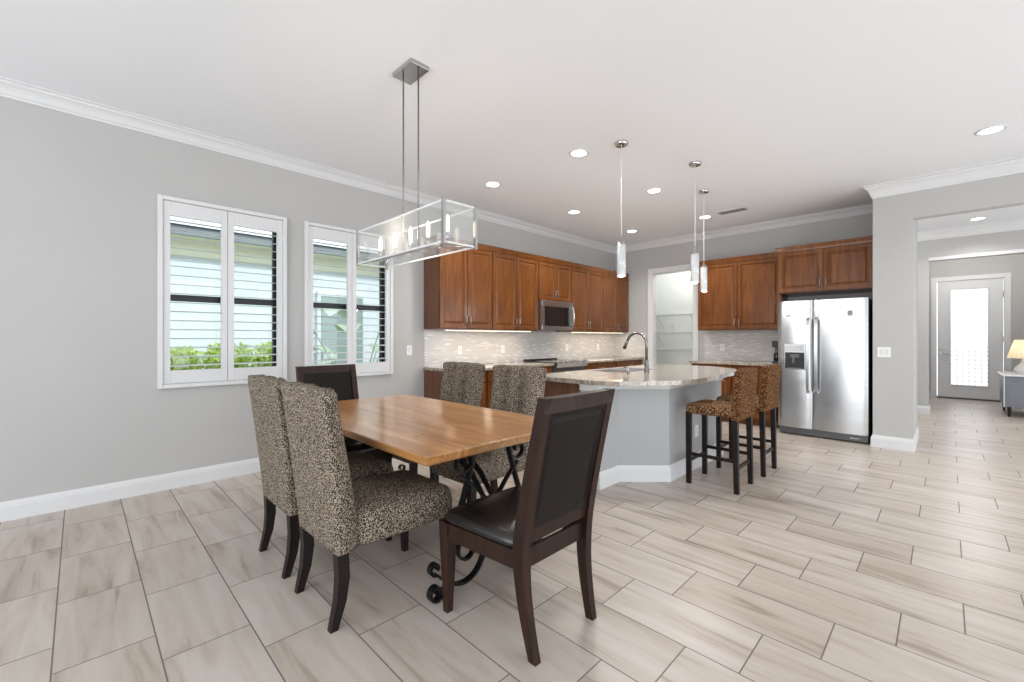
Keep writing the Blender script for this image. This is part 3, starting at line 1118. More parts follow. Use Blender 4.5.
dl = fridge_door(0.004, SP - 0.004).build('freezer_door', M['steel'], t, autosmooth=25)
dr = fridge_door(SP + 0.004, FW - 0.006).build('fridge_door', M['steel'], t, autosmooth=25)
mb = MB()
mb.box(0.078, 0.322, -0.008, 0.012, 0.86, 1.195, 0.006)
MBd = mb.build('dispenser_bezel', M['steel'], dl)
MB().box(0.092, 0.308, -0.0095, -0.004, 0.872, 1.085, 0.002).build('dispenser_recess', M['plastic_black'], dl)
mb = MB()
mb.box(0.15, 0.25, -0.018, -0.009, 1.02, 1.06, 0.003).box(0.175, 0.20, -0.022, -0.009, 0.95, 1.03, 0.003).box(0.12, 0.28, -0.024, -0.009, 0.875, 0.888, 0.002)
mb.build('dispenser_paddle', M['steel_dark'], dl)
MB().box(0.10, 0.30, -0.0095, -0.0075, 1.10, 1.18, 0.001).build('dispenser_display', plain('pale display', (0.6, 0.62, 0.64), 0.3, var=0.01), dl)
for x, dd in ((SP - 0.045, dl), (SP + 0.045, dr)):
    mb = MB()
    pts = [(x, 0.012, 0.575), (x, -0.035, 0.60)] + [(x, -0.045 - 0.010 * math.sin(math.pi * i / 8), 0.66 + 0.78 * i / 8) for i in range(9)] + [(x, -0.035, 1.50), (x, 0.012, 1.525)]
    mb.tube(pts, 0.0, flat=(0.012, 0.015, (0, 1, 0)))
    mb.build('handle', M['steel'], dd, autosmooth=40)
MB().box(0.68, 0.80, 0.0015, 0.006, 1.545, 1.61, 0.001).build('energy_badge', plain('grey badge', (0.25, 0.25, 0.26), 0.5, var=0.1, vscale=80), dr)
MB().box(0.10, 0.15, 0.001, 0.007, 1.56, 1.575, 0.001).build('maker_badge', M['steel_dark'], dl)
MB().box(0.77, 0.86, 0.0445, 0.048, 0.045, 0.06, 0.001).build('maker_badge', M['nickel'], t)

# ------------------------------------------------------------------ kitchen island
KW = [(2.372, 3.10), (2.565, 3.10), (2.572, 3.39), (2.893, 3.706), (2.893, 4.97), (2.572, 5.29), (2.565, 5.62), (2.372, 5.62)]
ISL = thing('kitchen_island', 'grey angled kitchen island with white baseboard and brown end panel', 'kitchen island', (2.3, 4.4, 0))


def rel(pts, o=(2.3, 4.4)):
    return [(p[0] - o[0], p[1] - o[1]) for p in pts]


MB().prism(rel(KW), 0, 0.872).build('knee_wall', M['island_paint'], ISL)
kp = rel(KW)
mb = MB()
mb.sweep(kp, [(-d, z * 1.05) for d, z in BASE])
mb.build('baseboard', M['trim'], ISL, autosmooth=30)
mb = MB()
mb.sweep(kp, [(0, 0.820), (-0.014, 0.820), (-0.014, 0.872), (0, 0.872)])
mb.build('apron_trim', M['trim'], ISL)
MB().box(1.81 - 2.3, 2.3715 - 2.3, 3.10 - 4.4, 5.62 - 4.4, 0.10, 0.872).build('cabinet_body', M['cab_side'], ISL)
MB().box(1.88 - 2.3, 2.3715 - 2.3, 3.12 - 4.4, 5.60 - 4.4, 0.0, 0.10).build('toe_kick', M['cab_side'], ISL)
for k in range(5):
    mb = MB().panel(0.485, 0.74, 0, 0, 0, 0.021)
    mb.xf(Matrix.Translation((1.79 - 2.3, 5.61 - 4.4 - k * 0.5, 0.12)) @ Matrix.Rotation(R(-90), 4, 'Z'))
    d = mb.build('door', M['cab'], ISL)
    mb = MB()
    pull(mb, 0.44, 0.6, 0.70, 0)
    mb.xf(Matrix.Translation((1.79 - 2.3, 5.61 - 4.4 - k * 0.5, 0.12)) @ Matrix.Rotation(R(-90), 4, 'Z'))
    mb.build('handle', M['brushed'], d, smooth=True)
top = [(1.75, 3.065), (2.47, 3.065), (2.62, 3.10), (2.72, 3.17), (2.83, 3.28), (2.95, 3.44), (3.04, 3.63), (3.085, 3.83), (3.09, 4.05), (3.08, 4.35), (3.055, 4.65), (3.03, 4.95), (2.99, 5.20), (2.88, 5.45), (2.70, 5.60), (2.55, 5.72), (2.40, 5.75), (1.75, 5.75)]
# top with a sink cut-out: side strips round the opening
SX0, SX1, SY0, SY1 = 1.86, 2.26, 3.98, 4.74
mb = MB()
bm = mb.bm
outer = rel(top)


def topmesh():
    hole = rel([(SX0, SY0), (SX1, SY0), (SX1, SY1), (SX0, SY1)])
    for z, flip in ((0.912, False), (0.8735, True)):
        vo = [bm.verts.new((x, y, z)) for x, y in outer]
        vh = [bm.verts.new((x, y, z)) for x, y in hole]
        es = [bm.edges.new((vo[i], vo[(i + 1) % len(vo)])) for i in range(len(vo))]
        es += [bm.edges.new((vh[i], vh[(i + 1) % 4])) for i in range(4)]
        bmesh.ops.triangle_fill(bm, use_beauty=True, use_dissolve=False, edges=es)
        if not flip:
            a = (vo, vh)
        else:
            for u, v in zip(a, (vo, vh)):
                for i in range(len(u)):
                    j = (i + 1) % len(u)
                    bm.faces.new([u[i], u[j], v[j], v[i]])


topmesh()
o = mb.build('island_worktop', M['granite'])
o.location = (2.3, 4.4, 0)
tag(o, 'curved speckled granite worktop on the kitchen island', 'worktop')
# sink
t = thing('kitchen_sink', 'undermount stainless sink set in the island worktop', 'sink', ((SX0 + SX1) / 2, (SY0 + SY1) / 2, 0.70))
hx, hy = (SX1 - SX0) / 2, (SY1 - SY0) / 2
mb = MB()
rr = lambda sx, sy, z: [(-sx, -sy, z), (sx, -sy, z), (sx, sy, z), (-sx, sy, z)]
mb.rings([rr(hx + 0.012, hy + 0.012, 0.171), rr(hx - 0.001, hy - 0.001, 0.171), rr(hx - 0.001, hy - 0.001, 0.211), rr(hx - 0.004, hy - 0.004, 0.211), rr(hx - 0.012, hy - 0.012, 0.01), rr(hx - 0.03, hy - 0.03, 0.0)], False, True)
mb.build('basin', M['steel'], t)
MB().lathe([(0.045, 0.001), (0.045, 0.006), (0.02, 0.004)], (0, 0), 16).build('drain', M['brushed'], t)
# faucet
t = thing('kitchen_faucet', 'gooseneck pull-down faucet standing beside the island sink', 'faucet', (2.375, 4.28, 0.9125), R(180))
MB().lathe([(0.030, 0), (0.030, 0.008), (0.024, 0.014), (0.021, 0.09), (0.018, 0.13)], (0, 0), 16).build('base', M['faucet'], t, smooth=True)
mb = MB()
pts = [(0, 0, 0.10), (0, 0, 0.30)]
for i in range(1, 13):
    a = math.pi - math.pi * 0.90 * i / 12
    pts.append((0.115 + 0.115 * math.cos(a), 0, 0.30 + 0.115 * math.sin(a)))
mb.tube(pts, 0.015, 10)
mb.build('spout', M['faucet'], t, smooth=True)
e0 = Vector(pts[-1])
dd = (Vector(pts[-1]) - Vector(pts[-2])).normalized()
MB().tube([tuple(e0 - dd * 0.005), tuple(e0 + dd * 0.03), tuple(e0 + dd * 0.10)], [0.014, 0.017, 0.021], 12).build('spray_head', M['faucet'], t, smooth=True)
MB().tube([(0, 0.015, 0.075), (0.0, 0.045, 0.085), (0.01, 0.062, 0.13)], [0.012, 0.009, 0.006], 8).build('lever', M['faucet'], t, smooth=True)
t = thing('soap_dispenser', 'small metal soap pump standing near the sink on the island worktop', 'soap pump', (2.33, 3.98, 0.9125), R(180))
MB().lathe([(0.016, 0), (0.016, 0.01), (0.008, 0.015), (0.008, 0.05)], (0, 0), 12).build('base', M['faucet'], t, smooth=True)
MB().tube([(0, 0, 0.045), (0, 0, 0.06), (0.05, 0, 0.058)], 0.006, 8).build('nozzle', M['faucet'], t, smooth=True)
# small dark appliance beside fridge
t = thing('coffee_maker', 'small dark appliance on the back worktop, squeezed against the refrigerator', 'appliance', (2.915, 7.12, 0.9125))
MB().box(-0.045, 0.05, -0.10, 0.12, 0, 0.03, 0.006).build('base', M['plastic_black'], t)
MB().box(-0.045, 0.05, 0.03, 0.12, 0.03, 0.27, 0.006).build('tank', M['steel_dark'], t)
MB().box(-0.045, 0.05, -0.10, 0.12, 0.23, 0.32, 0.008).build('brew_head', M['plastic_black'], t)
MB().lathe([(0.035, 0.032), (0.042, 0.06), (0.040, 0.12), (0.03, 0.15)], (0.0, -0.03), 14).build('carafe', M['blackglass'], t, smooth=True)

# ------------------------------------------------------------------ pantry shelves
for k, z in enumerate((1.745, 1.385, 1.045)):
    t = thing('wire_shelf', ('topmost white wire shelf in the pantry', 'middle white wire shelf in the pantry', 'lowest visible white wire shelf in the pantry')[k], 'shelf', (0.1, 8.7, z), 0, 'pantry wire shelves')
    mb = MB()
    for y in (-0.01, -0.12, -0.24, -0.36):
        mb.tube([(0.01, y, 0), (1.99, y, 0)], 0.005, 5)
    mb.tube([(0.01, -0.36, -0.03), (1.99, -0.36, -0.03)], 0.005, 5)
    for i in range(66):
        mb.tube([(0.02 + i * 0.03, -0.01, 0.004), (0.02 + i * 0.03, -0.36, 0.004), (0.02 + i * 0.03, -0.36, -0.03)], 0.0022, 4)
    mb.build('wire_deck', M['rubber'], t)
    for x in (0.35, 1.05, 1.7):
        MB().tube([(x, -0.34, -0.03), (x, -0.005, -0.28)], 0.005, 5).build('brace', M['rubber'], t)


# ------------------------------------------------------------------ upholstered leopard chair (faces +Y)
def seat_loft(w, d, z0, z1, r, yoff=0.0, crown=0.02, taper=0.0):
    """rounded cushion block centred on x, lofted in z"""
    rs = []
    N = 32

    def ring(ix, z):
        out = []
        hw, hd = w / 2 - ix, d / 2 - ix
        for k in range(N):
            a = 2 * math.pi * k / N + math.pi / N
            ca, sa = math.cos(a), math.sin(a)
            e = 0.22
            x = hw * math.copysign(abs(ca) ** e, ca)
            y = hd * math.copysign(abs(sa) ** e, sa)
            out.append((x, yoff + y, z))
        return out
    h = z1 - z0
    rs.append(ring(0.012, z0))
    rs.append(ring(0.0, z0 + 0.012))
    rs.append(ring(-0.002, z0 + h * 0.5))
    rs.append(ring(0.002, z1 - r))
    rs.append(ring(r * 0.3, z1 - r * 0.4))
    rs.append(ring(r * 0.9, z1 - r * 0.08))
    rs.append(ring(w * 0.22, z1 + crown * 0.6))
    rs.append(ring(w * 0.40, z1 + crown))
    return MB().rings(rs)


def upholstered_back(w0, w1, z0, z1, yb0, yb1, th0, th1, tuft=False, scallop=True):
    """leaning slab: back face at y = yb, front at yb + th"""
    NZ, NX = 30, 45
    front, back = [], []
    for i in range(NZ + 1):
        u = i / NZ
        z = z0 + (z1 - z0) * u
        w = (w0 + (w1 - w0) * u) / 2
        lean = yb0 + (yb1 - yb0) * (u ** 1.15)
        th = th0 + (th1 - th0) * u
        top = max(0.0, (u - 0.95) / 0.05)
        fr, bk = [], []
        for j in range(NX):
            v = -1 + 2 * j / (NX - 1)
            x = v * w
            edge = max(0.0, (abs(v) - 0.86) / 0.14)
            yf = lean + th - 0.22 * th * (edge ** 2) - 0.22 * th * top ** 2
            ybk = lean + 0.06 * th * (edge ** 2) + 0.10 * th * top ** 2
            zz = z
            if u > 0.85:
                zz = z - 0.012 * (abs(v) ** 4) * ((u - 0.85) / 0.15)
            if tuft:
                # three padded columns with buttoned valleys
                lobe = abs(math.cos(math.pi * 1.5 * v)) ** 0.75
                yf -= 0.062 * (1 - lobe) * min(1, (1 - u) * 9.0 + 0.05)
                for zt in (0.90, 0.76, 0.62):
                    for vc in (-0.333, 0.333):
                        g = math.exp(-((v - vc) / 0.13) ** 2 - ((z - zt) / 0.035) ** 2)
                        yf -= 0.024 * g
                if u > 0.97 and scallop:
                    zz -= 0.004 * max(math.exp(-((v - 0.36) / 0.10) ** 2), math.exp(-((v + 0.36) / 0.10) ** 2))
            fr.append((x, yf, zz - (0.005 * (1 - abs(math.cos(math.pi * 1.5 * v))) if tuft and u > 0.9 else 0)))
            bk.append((x, ybk, zz))
        front.append(fr)
        back.append(bk)
    rs = [f + b[::-1] for f, b in zip(front, back)]
    return MB().rings(rs)


def make_leopard_chair(label):
    t = thing('upholstered_dining_chair', label, 'chair', (0, 0, 0), 0, 'leopard print dining chairs')
    upholstered_back(0.475, 0.545, 0.328, 1.058, -0.282, -0.360, 0.14, 0.085, True).build('backrest', M['leopard'], t, smooth=True)
    seat_loft(0.495, 0.54, 0.332, 0.492, 0.045, 0.085, 0.018).build('seat', M['leopard'], t, smooth=True)
    for s in (-1, 1):
        rs = []
        for z, y, a in ((0.345, -0.252, 0.026), (0.22, -0.246, 0.025), (0.12, -0.256, 0.022), (0.0, -0.287, 0.017)):
            x = s * 0.205
            rs.append([(x - a, y - a, z), (x + a, y - a, z), (x + a, y + a, z), (x - a, y + a, z)])
        MB().rings(rs).build('leg', M['leg_wood'], t)
        rs = []
        for z, y, a in ((0.345, 0.31, 0.024), (0.0, 0.315, 0.016)):
            x = s * 0.205
            rs.append([(x - a, y - a, z), (x + a, y - a, z), (x + a, y + a, z), (x - a, y + a, z)])
        MB().rings(rs).build('leg', M['leg_wood'], t)
    return t


lc = make_leopard_chair('leopard print dining chair at the left table side, the nearer, seat in view')
lc.location = (2.538, 1.067, 0)
dup(lc, (1.94, 1.065, 0), 0, 'leopard print dining chair at the left table side, the one half hidden behind its neighbour')
dup(lc, (1.60, 2.085, 0), R(180), 'tufted leopard print dining chair across the table, the one farther left')
dup(lc, (2.275, 2.09, 0), R(180), 'tufted leopard print dining chair across the table, just behind the near leather chair')


# ------------------------------------------------------------------ leather dining chair (faces +Y)
def make_leather_chair(label):
    t = thing('leather_dining_chair', label, 'chair', (0, 0, 0), 0, 'dark leather dining chairs')

    def post_y(z):
        if z < 0.43:
            return -0.262 + 0.052 * math.sin(math.pi * 0.5 * min(1, z / 0.36))
        return -0.210 - 0.130 * ((z - 0.43) / 0.615) ** 1.15

    for s in (-1, 1):
        rs = []
        for i in range(19):
            z = 1.045 * i / 18
            y = post_y(z)
            x = s * (0.192 + 0.022 * min(1, z / 0.45) + 0.004 * max(0, z - 0.45))
            a = 0.016 + 0.006 * min(1, z / 0.35)
            b = 0.019 + 0.010 * min(1, z / 0.42) - 0.010 * max(0, (z - 0.5) / 0.55)
            rs.append([(x - a, y - b, z), (x + a, y - b, z), (x + a, y + b, z), (x - a, y + b, z)])
        MB().rings(rs).build('back_post', M['dark_wood'], t)
    mb = MB()
    NX = 13
    rs = []
    for z, dy in ((0.962, 0.0), (1.040, 0.0), (1.050, 0.004)):
        pass
    top, bot = [], []
    for i in range(NX):
        v = -1 + 2 * i / (NX - 1)
        x = v * 0.232
        crv = 0.012 * (1 - v * v)
        y = post_y(1.0) - crv
        zt = 1.046
        rs.append([(x, y - 0.019, 0.985), (x, y + 0.016, 0.985), (x, y + 0.012, zt), (x, y - 0.022, zt - 0.004)])
    mb.rings(rs)
    mb.build('top_rail', M['dark_wood'], t, autosmooth=40)
    mb = MB()
    y = post_y(0.55)
    rs = []
    for z in (0.452, 0.506):
        y = post_y(z)
        rs.append([(-0.195, y - 0.016, z), (0.195, y - 0.016, z), (0.195, y + 0.014, z), (-0.195, y + 0.014, z)])
    mb.rings(rs)
    mb.build('lower_rail', M['dark_wood'], t)
    # padded leather panel both sides with a raised border
    rs = []
    n = 10
    z0, z1 = 0.506, 0.986
    mb = MB()
    rings = []
    for ins, dep in ((0.0, 0.012), (0.0, 0.002), (0.012, 0.0), (0.022, 0.006), (0.030, 0.006), (0.045, 0.001)):
        ring = []
        cz = [(-0.200 + ins, z0 + ins), (0.200 - ins, z0 + ins), (0.200 - ins, z1 - ins), (-0.200 + ins, z1 - ins)]
        for (xa, za), (xb, zb) in zip(cz, cz[1:] + cz[:1]):
            for k in range(n):
                u = k / n
                x, z = xa + (xb - xa) * u, za + (zb - za) * u
                ring.append((x, post_y(z) - 0.010 + dep - 0.008, z))
        rings.append(ring)
    mb.rings(rings, False, False)
    # inner field as a grid following the lean
    ins = 0.045
    g = [[(-0.200 + ins + (0.400 - 2 * ins) * i / 8, post_y(z0 + ins + (z1 - z0 - 2 * ins) * j / 8) - 0.017, z0 + ins + (z1 - z0 - 2 * ins) * j / 8) for i in range(9)] for j in range(9)]
    mb.rings(g, False, False, False)
    gb = [[(-0.200 + 0.400 * i / 8, post_y(z0 + (z1 - z0) * j / 8) + 0.010 + 0.012 * math.sin(math.pi * i / 8) * math.sin(math.pi * j / 8), z0 + (z1 - z0) * j / 8) for i in range(9)] for j in range(9)]
    mb.rings(gb, False, False, False)
    mb.build('back_panel', M['leather_brown'], t, autosmooth=50)
    # seat rails
    mb = MB()
    mb.box(-0.240, 0.240, 0.240, 0.267, 0.345, 0.420, 0.003)
    mb.box(-0.20, 0.20, -0.215, -0.190, 0.345, 0.420, 0.003)
    for s in (-1, 1):
        a = [(s * 0.198, -0.20), (s * 0.222, -0.20), (s * 0.262, 0.25), (s * 0.235, 0.25)]
        if s < 0:
            a = a[::-1]
        mb.prism(a, 0.345, 0.420)
    mb.build('seat_frame', M['dark_wood'], t)
    # cushion
    rs = []
    for ix, z in ((0.004, 0.420), (0.0, 0.428), (0.0, 0.446), (0.012, 0.464), (0.035, 0.476), (0.10, 0.485), (0.17, 0.488)):
        N = 36
        ring = []
        for k in range(N):
            a = 2 * math.pi * k / N + math.pi / N
            ca, sa = math.cos(a), math.sin(a)
            e_ = 0.20
            y = (0.230 - ix) * math.copysign(abs(sa) ** e_, sa) + 0.040
            wx = 0.222 + 0.040 * (y + 0.20) / 0.46 - ix
            x = wx * math.copysign(abs(ca) ** e_, ca)
            ring.append((x, y, z))
        rs.append(ring)
    MB().rings(rs).build('seat', M['leather'], t, smooth=True)
    for s in (-1, 1):
        rs = []
        for z, a in ((0.420, 0.030), (0.30, 0.025), (0.0, 0.016)):
            x, y = s * (0.234 + (0.004 if z == 0 else 0)), 0.239
            rs.append([(x - a, y - a, z), (x + a, y - a, z), (x + a, y + a, z), (x - a, y + a, z)])
        MB().rings(rs).build('leg', M['dark_wood'], t)
    return t


ch = make_leather_chair('dark wood and black leather dining chair at the near table end, back towards us')
ch.location = (3.225, 1.455, 0)
ch.rotation_euler = (0, 0, R(90))
dup(ch, (1.33, 1.455, 0), R(-90), 'dark leather dining chair at the far table end, under the windows')

# ------------------------------------------------------------------ dining table
TX0, TX1, TY0, TY1, TZ = 1.14, 3.062, 1.045, 2.11, 0.762
TB = thing('dining_table', 'honey maple dining table on a black scrolled iron base', 'table', ((TX0 + TX1) / 2, (TY0 + TY1) / 2, 0))
hx, hy = (TX1 - TX0) / 2, (TY1 - TY0) / 2
rs = []


def trect(ins, z):
    pts = []
    n = 10
    cs = [(-hx + ins, -hy + ins), (hx - ins, -hy + ins), (hx - ins, hy - ins), (-hx + ins, hy - ins)]
    for (xa, ya), (xb, yb) in zip(cs, cs[1:] + cs[:1]):
        for k in range(n):
            u = k / n
            wob = 0.003 * math.sin(u * 17 + xa * 3) if 0 < k < n else 0
            pts.append((xa + (xb - xa) * u, ya + (yb - ya) * u + wob, z))
    return pts


MB().rings([trect(0.012, TZ - 0.044), trect(0.004, TZ - 0.036), trect(0.0, TZ - 0.006), trect(0.002, TZ - 0.0015), trect(0.006, TZ)]).build('tabletop', M['table'], TB)


def spiral(c, r0, r1, a0, turns, n=26):
    return [(c[0] + (r0 + (r1 - r0) * i / n) * math.cos(a0 + turns * 2 * math.pi * i / n), c[1] + (r0 + (r1 - r0) * i / n) * math.sin(a0 + turns * 2 * math.pi * i / n)) for i in range(n + 1)]


def smooth_path(pts, it=2):
    for _ in range(it):
        q = [pts[0]]
        for a, b in zip(pts[:-1], pts[1:]):
            q.append(tuple(0.75 * x + 0.25 * y for x, y in zip(a, b)))
            q.append(tuple(0.25 * x + 0.75 * y for x, y in zip(a, b)))
        q.append(pts[-1])
        pts = q
    return pts


for ex in (-0.76, 0.79):
    for s in (-1, 1):
        mb = MB()

        def P3(pts, dx=0.0):
            return [(ex + dx, s * y, z) for y, z in pts]
        # main leg: from the top centre outward to a curled foot
        foot = spiral((0.365, 0.048), 0.040, 0.016, -math.pi / 2, 0.95, 14)
        main = smooth_path([(0.11, 0.715), (0.14, 0.62), (0.185, 0.48), (0.23, 0.36), (0.262, 0.24), (0.28, 0.12), (0.32, 0.02), (0.365, 0.008)])
        mb.tube(P3(main + foot[1:]), 0, flat=(0.018, 0.006, (1, 0, 0)))
        # big C scroll resting low between the legs
        up = spiral((0.37, 0.165), 0.034, 0.014, -math.pi / 2 - 0.4, 0.95, 12)
        big = smooth_path([(0.03, 0.36), (0.035, 0.20), (0.09, 0.06), (0.19, 0.02), (0.29, 0.06), (0.36, 0.13)])
        mb.tube(P3(big + up[1:], 0.0), 0, flat=(0.016, 0.006, (1, 0, 0)))
        inn = spiral((0.17, 0.19), 0.08, 0.022, math.pi, -1.35, 24)
        mb.tube(P3(inn), 0, flat=(0.014, 0.005, (1, 0, 0)))
        # upper scrolls under the top
        usc = spiral((0.20, 0.64), 0.07, 0.02, math.pi * 0.5, 1.3, 24)
        mb.tube(P3([(0.40, 0.715)] + usc), 0, flat=(0.013, 0.005, (1, 0, 0)))
        mb.tube(P3(smooth_path([(0.20, 0.57), (0.12, 0.50), (0.05, 0.42), (0.0, 0.40)])), 0, flat=(0.013, 0.005, (1, 0, 0)))
        mb.build('scroll_leg', M['iron'], TB)
    MB().box(ex - 0.025, ex + 0.025, -0.42, 0.42, 0.706, 0.7175, 0.002).build('top_bracket', M['iron'], TB)
    MB().box(ex - 0.018, ex + 0.018, -0.075, 0.075, 0.16, 0.18, 0.003).build('cross_bar', M['iron'], TB)
mb = MB()
for s in (-1, 1):
    pts = smooth_path([(-0.74, s * 0.03, 0.40), (-0.56, s * 0.03, 0.58), (-0.2, s * 0.03, 0.63), (0.22, s * 0.03, 0.63), (0.60, s * 0.03, 0.58), (0.77, s * 0.03, 0.40)])
    mb.tube(pts, 0, flat=(0.006, 0.016, (0, 1, 0)))
mb.tube([(-0.76, 0, 0.17), (0.79, 0, 0.17)], 0.011, 8)
mb.build('stretcher', M['iron'], TB)


# ------------------------------------------------------------------ counter stools (face +Y locally)
def make_stool(label):
    t = thing('counter_stool', label, 'stool', (0, 0, 0), 0, 'leopard print counter stools')
    seat_loft(0.42, 0.44, 0.615, 0.70, 0.025, 0.0, 0.012).build('seat', M['leopard_brown'], t, smooth=True)
    upholstered_back(0.42, 0.42, 0.60, 1.02, -0.228, -0.258, 0.075, 0.065).build('backrest', M['leopard_back'], t, smooth=True)
    for sx in (-1, 1):
        for sy in (-1, 1):
            x, y = sx * 0.178, sy * 0.19
            a0, a1 = 0.021, 0.018
            yb = y + (-0.012 if sy < 0 else 0)
            MB().rings([[(x - a1, yb - a1, 0), (x + a1, yb - a1, 0), (x + a1, yb + a1, 0), (x - a1, yb + a1, 0)], [(x - a0, y - a0, 0.625), (x + a0, y - a0, 0.625), (x + a0, y + a0, 0.625), (x - a0, y + a0, 0.625)]]).build('leg', M['leg_wood'], t)
    for (a, b, z) in (((-0.178, 0.19), (0.178, 0.19), 0.20), ((-0.178, -0.195), (0.178, -0.195), 0.20), ((-0.178, -0.195), (-0.178, 0.19), 0.26), ((0.178, -0.195), (0.178, 0.19), 0.26)):
        mb = MB()
        if a[1] == b[1]:
            mb.box(a[0] + 0.018, b[0] - 0.018, a[1] - 0.009, a[1] + 0.009, z - 0.014, z + 0.014, 0.002)
        else:
            mb.box(a[0] - 0.009, a[0] + 0.009, a[1] + 0.018, b[1] - 0.018, z - 0.014, z + 0.014, 0.002)
        mb.build('stretcher', M['leg_wood'], t)
    return t


s0 = make_stool('leopard print counter stool at the island, the nearer one showing its seat')
s0.location = (3.222, 3.972, 0)
s0.rotation_euler = (0, 0, R(90))
dup(s0, (3.245, 4.62, 0), R(90), 'leopard print counter stool at the island, the farther one nearest the refrigerator')

# ------------------------------------------------------------------ chandelier
CX, CY = 2.12, 1.555
t = thing('linear_chandelier', 'rectangular nickel and glass chandelier with five bulbs over the dining table', 'chandelier', (CX, CY, CEIL))
zt, zb = 2.052 - CEIL, 1.806 - CEIL
ax, ay = 0.525, 0.115
MB().box(-0.115, 0.115, -0.07, 0.07, -0.028, -0.0005, 0.003).build('canopy', M['nickel'], t)
for sx in (-0.092, 0.092):
    MB().tube([(sx, 0, -0.02), (sx, 0, zb + 0.045)], 0.0055, 8).build('rod', M['rod'], t, smooth=True)
for sx in (-1, 1):
    for sy in (-1, 1):
        MB().box(sx * ax - 0.013, sx * ax + 0.013, sy * ay - 0.008, sy * ay + 0.008, zb - 0.006, zt + 0.006, 0.002).build('corner_post', M['nickel'], t)
gth = 0.004
for sy in (-1, 1):
    MB().box(-ax + 0.011, ax - 0.011, sy * ay - gth, sy * ay + gth, zb + 0.01, zt - 0.01).build('glass_panel', M['glass'], t)
    mb = MB()
    mb.box(-ax + 0.011, ax - 0.011, sy * ay - 0.005, sy * ay + 0.005, zt - 0.012, zt - 0.002, 0.001)
    mb.box(-ax + 0.011, ax - 0.011, sy * ay - 0.005, sy * ay + 0.005, zb + 0.002, zb + 0.012, 0.001)
    mb.build('edge_highlight', M['edge_highlight'], t)
for sx in (-1, 1):
    MB().box(sx * ax - gth, sx * ax + gth, -ay + 0.011, ay - 0.011, zb + 0.01, zt - 0.01).build('glass_panel', M['glass'], t)
    mb = MB()
    mb.box(sx * ax - 0.005, sx * ax + 0.005, -ay + 0.011, ay - 0.011, zt - 0.012, zt - 0.002, 0.001)
    mb.box(sx * ax - 0.005, sx * ax + 0.005, -ay + 0.011, ay - 0.011, zb + 0.002, zb + 0.012, 0.001)
    mb.build('edge_highlight', M['edge_highlight'], t)
mb = MB()
for s in (-1, 1):
    mb.tube([(-ax, s * ay, zb + 0.006), (-0.30, 0, zb + 0.030)], 0.005, 6)
    mb.tube([(ax, s * ay, zb + 0.006), (0.30, 0, zb + 0.030)], 0.005, 6)
mb.box(-0.44, 0.44, -0.009, 0.009, zb + 0.028, zb + 0.046, 0.003)
mb.build('socket_bar', M['nickel'], t)
for k in range(5):
    x = -0.405 + k * 0.2025
    MB().lathe([(0.013, zb + 0.046), (0.013, zb + 0.098)], (x, 0), 12).build('socket', M['nickel'], t, smooth=True)
    MB().lathe([(0.009, zb + 0.098), (0.012, zb + 0.112), (0.0125, zb + 0.175), (0.009, zb + 0.195), (0.003, zb + 0.203)], (x, 0), 12).build('bulb', M['bulb'], t, smooth=True)
light('POINT', 'chandelier_glow', (CX, CY, 1.93), 12, (1.0, 0.88, 0.72), size=0.02)

# ------------------------------------------------------------------ pendants
pl = ['glass cylinder pendant over the island, leftmost of three', 'glass cylinder pendant over the island, the middle one', 'glass cylinder pendant over the island, rightmost and farthest']
p0 = None
for k, (x, y) in enumerate(((2.543, 3.49), (2.83, 4.423), (2.568, 5.33))):
    if p0 is None:
        p0 = thing('pendant_light', pl[0], 'pendant', (x, y, CEIL), 0, 'pendants over the island')
        MB().lathe([(0.060, -0.0005), (0.060, -0.016), (0.052, -0.026), (0.02, -0.03)], (0, 0), 24).build('canopy', M['nickel'], p0, autosmooth=40)
        MB().tube([(0, 0, -0.028), (0, 0, -0.86)], 0.004, 6).build('cord', M['cord'], p0, smooth=True)
        MB().lathe([(0.006, -0.84), (0.010, -0.89), (0.020, -0.905), (0.043, -0.908), (0.043, -0.915), (0.02, -0.917)], (0, 0), 20).build('cap', M['nickel'], p0, autosmooth=40)
        MB().lathe([(0.041, -0.915), (0.043, -0.915), (0.043, -1.225), (0.041, -1.225)], (0, 0), 24, False, False).build('shade', M['glass'], p0, smooth=True)
        MB().lathe([(0.020, -0.917), (0.037, -0.93), (0.037, -1.20), (0.030, -1.216), (0.003, -1.215)], (0, 0), 20).build('inner_shade', M['frost'], p0, smooth=True)
        MB().lathe([(0.018, -1.214), (0.018, -1.222), (0.002, -1.222)], (0, 0), 14).build('bulb', M['bulb'], p0, smooth=True)
    else:
        dup(p0, (x, y, CEIL), 0, pl[k])

for x, y in ((2.543, 3.49), (2.83, 4.423), (2.568, 5.33)):
    light('POINT', 'pendant_glow', (x, y, CEIL - 1.27), 7, (1.0, 0.95, 0.88), size=0.03)

